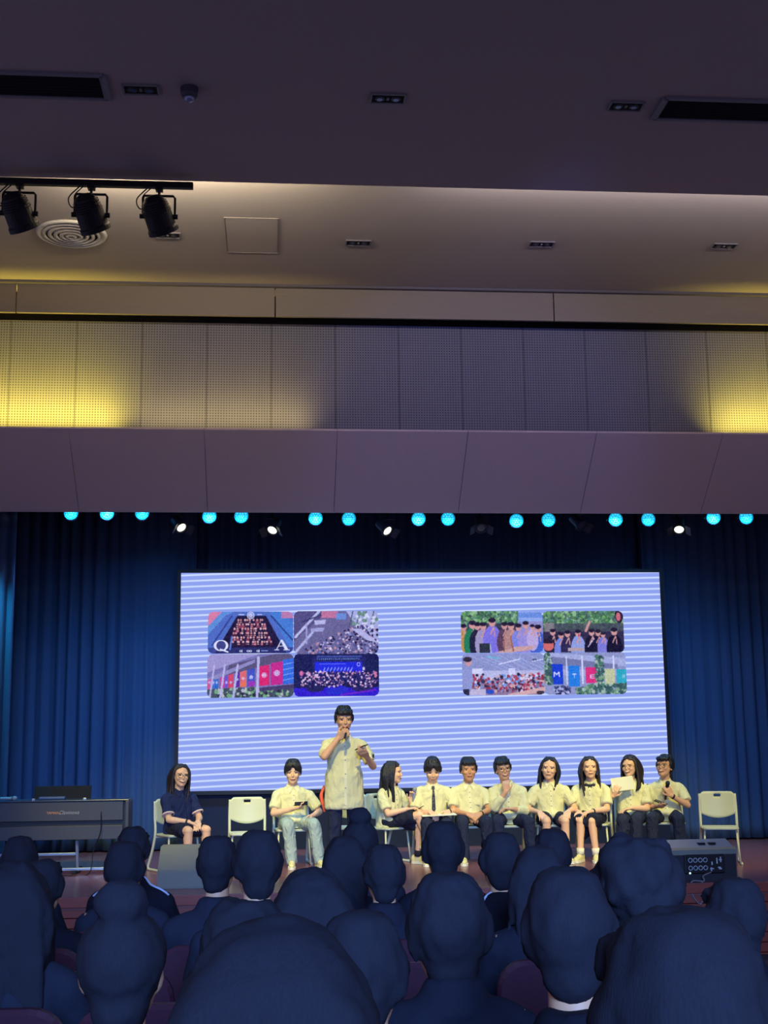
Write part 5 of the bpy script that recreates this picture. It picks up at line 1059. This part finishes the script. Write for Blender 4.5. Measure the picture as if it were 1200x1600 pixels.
g = W(p11, p11['grip'][-1]); slabthing('smartphone', g + Vector((0, -0.01, 0.02)), (0.8, -0.5, -0.35), (0.5, 0.8, 0.2), 0.15, 0.075, 0.009, m_phone, 'phone in the lap hand of the boy with glasses', 'phone', 0.003)
place_chair(X(1117, 14.45), 14.3, -0.28, 'empty white chair at the right end of the row')

# ------------------------------------------------------------------ the audience in the dark hall
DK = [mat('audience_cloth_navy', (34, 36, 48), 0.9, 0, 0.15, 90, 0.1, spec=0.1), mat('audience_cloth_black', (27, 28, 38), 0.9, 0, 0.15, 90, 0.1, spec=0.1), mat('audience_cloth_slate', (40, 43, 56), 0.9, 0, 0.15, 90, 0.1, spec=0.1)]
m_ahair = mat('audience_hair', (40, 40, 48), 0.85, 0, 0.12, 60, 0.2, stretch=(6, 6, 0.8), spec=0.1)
AUD = [  # px, py of crown, depth, width px, hair, label
    (432, 1447, 1.5, 300, 'wavy', 'spectator nearest the camera with loose full hair, bottom centre'),
    (1068, 1436, 1.5, 262, 'short', 'spectator nearest the camera at the bottom right corner'),
    (190, 1385, 2.7, 128, 'bun', 'spectator with a topknot bun in front of the piano'),
    (567, 1431, 2.7, 124, 'short', 'spectator with rounded hair just right of the nearest head'),
    (893, 1364, 2.7, 128, 'short', 'spectator with a broad round head below the bare kneed girl'),
    (383, 1404, 3.6, 112, 'bob', 'spectator with bobbed hair behind the nearest loose haired head'),
    (703, 1371, 3.6, 124, 'short', 'spectator with a wide round head below the boy with the necktie'),
    (997, 1316, 3.6, 122, 'curly', 'spectator with bushy curly hair beside the right floor monitor'),
    (18, 1343, 4.5, 108, 'long', 'spectator with long straight hair at the left edge below the piano'),
    (487, 1361, 4.5, 116, 'wavy', 'spectator with full hair below the shoes of the jeans wearer'),
    (1147, 1377, 4.5, 90, 'short', 'spectator with cropped hair at the right edge by the stage front'),
    (402, 1301, 5.4, 66, 'short', 'spectator below the empty chair on the left'),
    (843, 1319, 5.4, 74, 'long', 'spectator with long hair between the stage shoes and the round heads'),
    (68, 1346, 6.3, 46, 'short', 'small spectator half hidden at the left below the piano stand'),
    (340, 1309, 6.3, 60, 'short', 'spectator right beside the grey sloping monitor'),
    (600, 1323, 6.3, 62, 'short', 'spectator below the crossed legs of the long haired girl'),
    (782, 1304, 6.3, 62, 'short', 'spectator in a white edged collar below the hand at mouth'),
    (195, 1318, 7.2, 58, 'short', 'spectator with a round cropped head in front of the piano end'),
    (538, 1304, 7.2, 59, 'long', 'spectator directly below the standing boy'),
    (693, 1287, 7.2, 62, 'short', 'tall spectator with a long neck below the boy with the necktie'),
    (863, 1298, 7.2, 57, 'short', 'spectator below the bare knees of the girl on stage'),
    (30, 1309, 8.1, 50, 'short', 'far spectator under the left end of the piano'),
    (208, 1294, 8.1, 48, 'short', 'far spectator in a jacket with white shoulder piping'),
    (563, 1268, 8.1, 58, 'bun', 'far spectator with gathered hair hiding the legs of the standing boy'),
]
m_pipe = mat('white_piping', (190, 195, 215), 0.7)
for i, (px, py, D, wpx, hst, lab) in enumerate(AUD):
    c = at(px, py, D); fl = ramp(D); wide = {'curly': 1.22, 'wavy': 1.12, 'bob': 1.18, 'long': 1.12}.get(hst, 1.03)
    top = c.z - fl; kk = top / (1.165 if hst != 'bun' else 1.20); kk = min(max(kk, 0.98), 1.22); hs = min(max(wpx / F * D * 0.985 / (0.172 * wide * kk), 0.95), 1.32)
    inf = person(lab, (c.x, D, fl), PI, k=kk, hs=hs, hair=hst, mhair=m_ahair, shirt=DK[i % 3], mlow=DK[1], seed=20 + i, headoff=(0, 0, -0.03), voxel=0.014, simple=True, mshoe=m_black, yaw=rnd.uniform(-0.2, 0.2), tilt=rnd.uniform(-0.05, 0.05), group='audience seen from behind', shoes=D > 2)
    if 'piping' in lab or 'edged collar' in lab:
        sb = bvh_of(inf['shirt'].data)
        for s in (-1, 1):
            bb = BM(); P = []
            for t_ in range(8):
                x = s * (0.05 + 0.024 * t_); h = sb.ray_cast(Vector((x, 0.03, 1.6)), Vector((0, 0, -1)))
                if h[0]: P.append(h[0] + Vector((0, 0, 0.003)))
            tube(bb, P, 0.006, 6); obj('white_piping', bb, m_pipe, inf['shirt'], True)
    if D > 2.0: place_seat(c.x, D - 0.02, 'maroon seat of the ' + lab)
for x, D, lab in ((-0.98, 3.6, 'empty maroon seat at the left edge in front of the straight haired spectator'), (-0.36, 4.5, 'empty maroon seat beside the topknot spectator'), (-0.62, 5.4, 'empty maroon seat between the topknot and round cropped heads'), (1.12, 4.5, 'empty maroon seat behind the curly haired spectator'), (-1.2, 5.4, 'empty maroon seat near the left edge'), (0.95, 2.7 + 0.9 * 2, 'empty maroon seat'), (0.50, 5.4, 'empty maroon seat in the middle rows')):
    if lab == 'empty maroon seat': continue
    place_seat(x, D, lab, 'maroon auditorium seats')
bpy.data.objects.remove(TMP)
for me in [m_ for m_ in bpy.data.meshes if m_.users == 0]: bpy.data.meshes.remove(me)
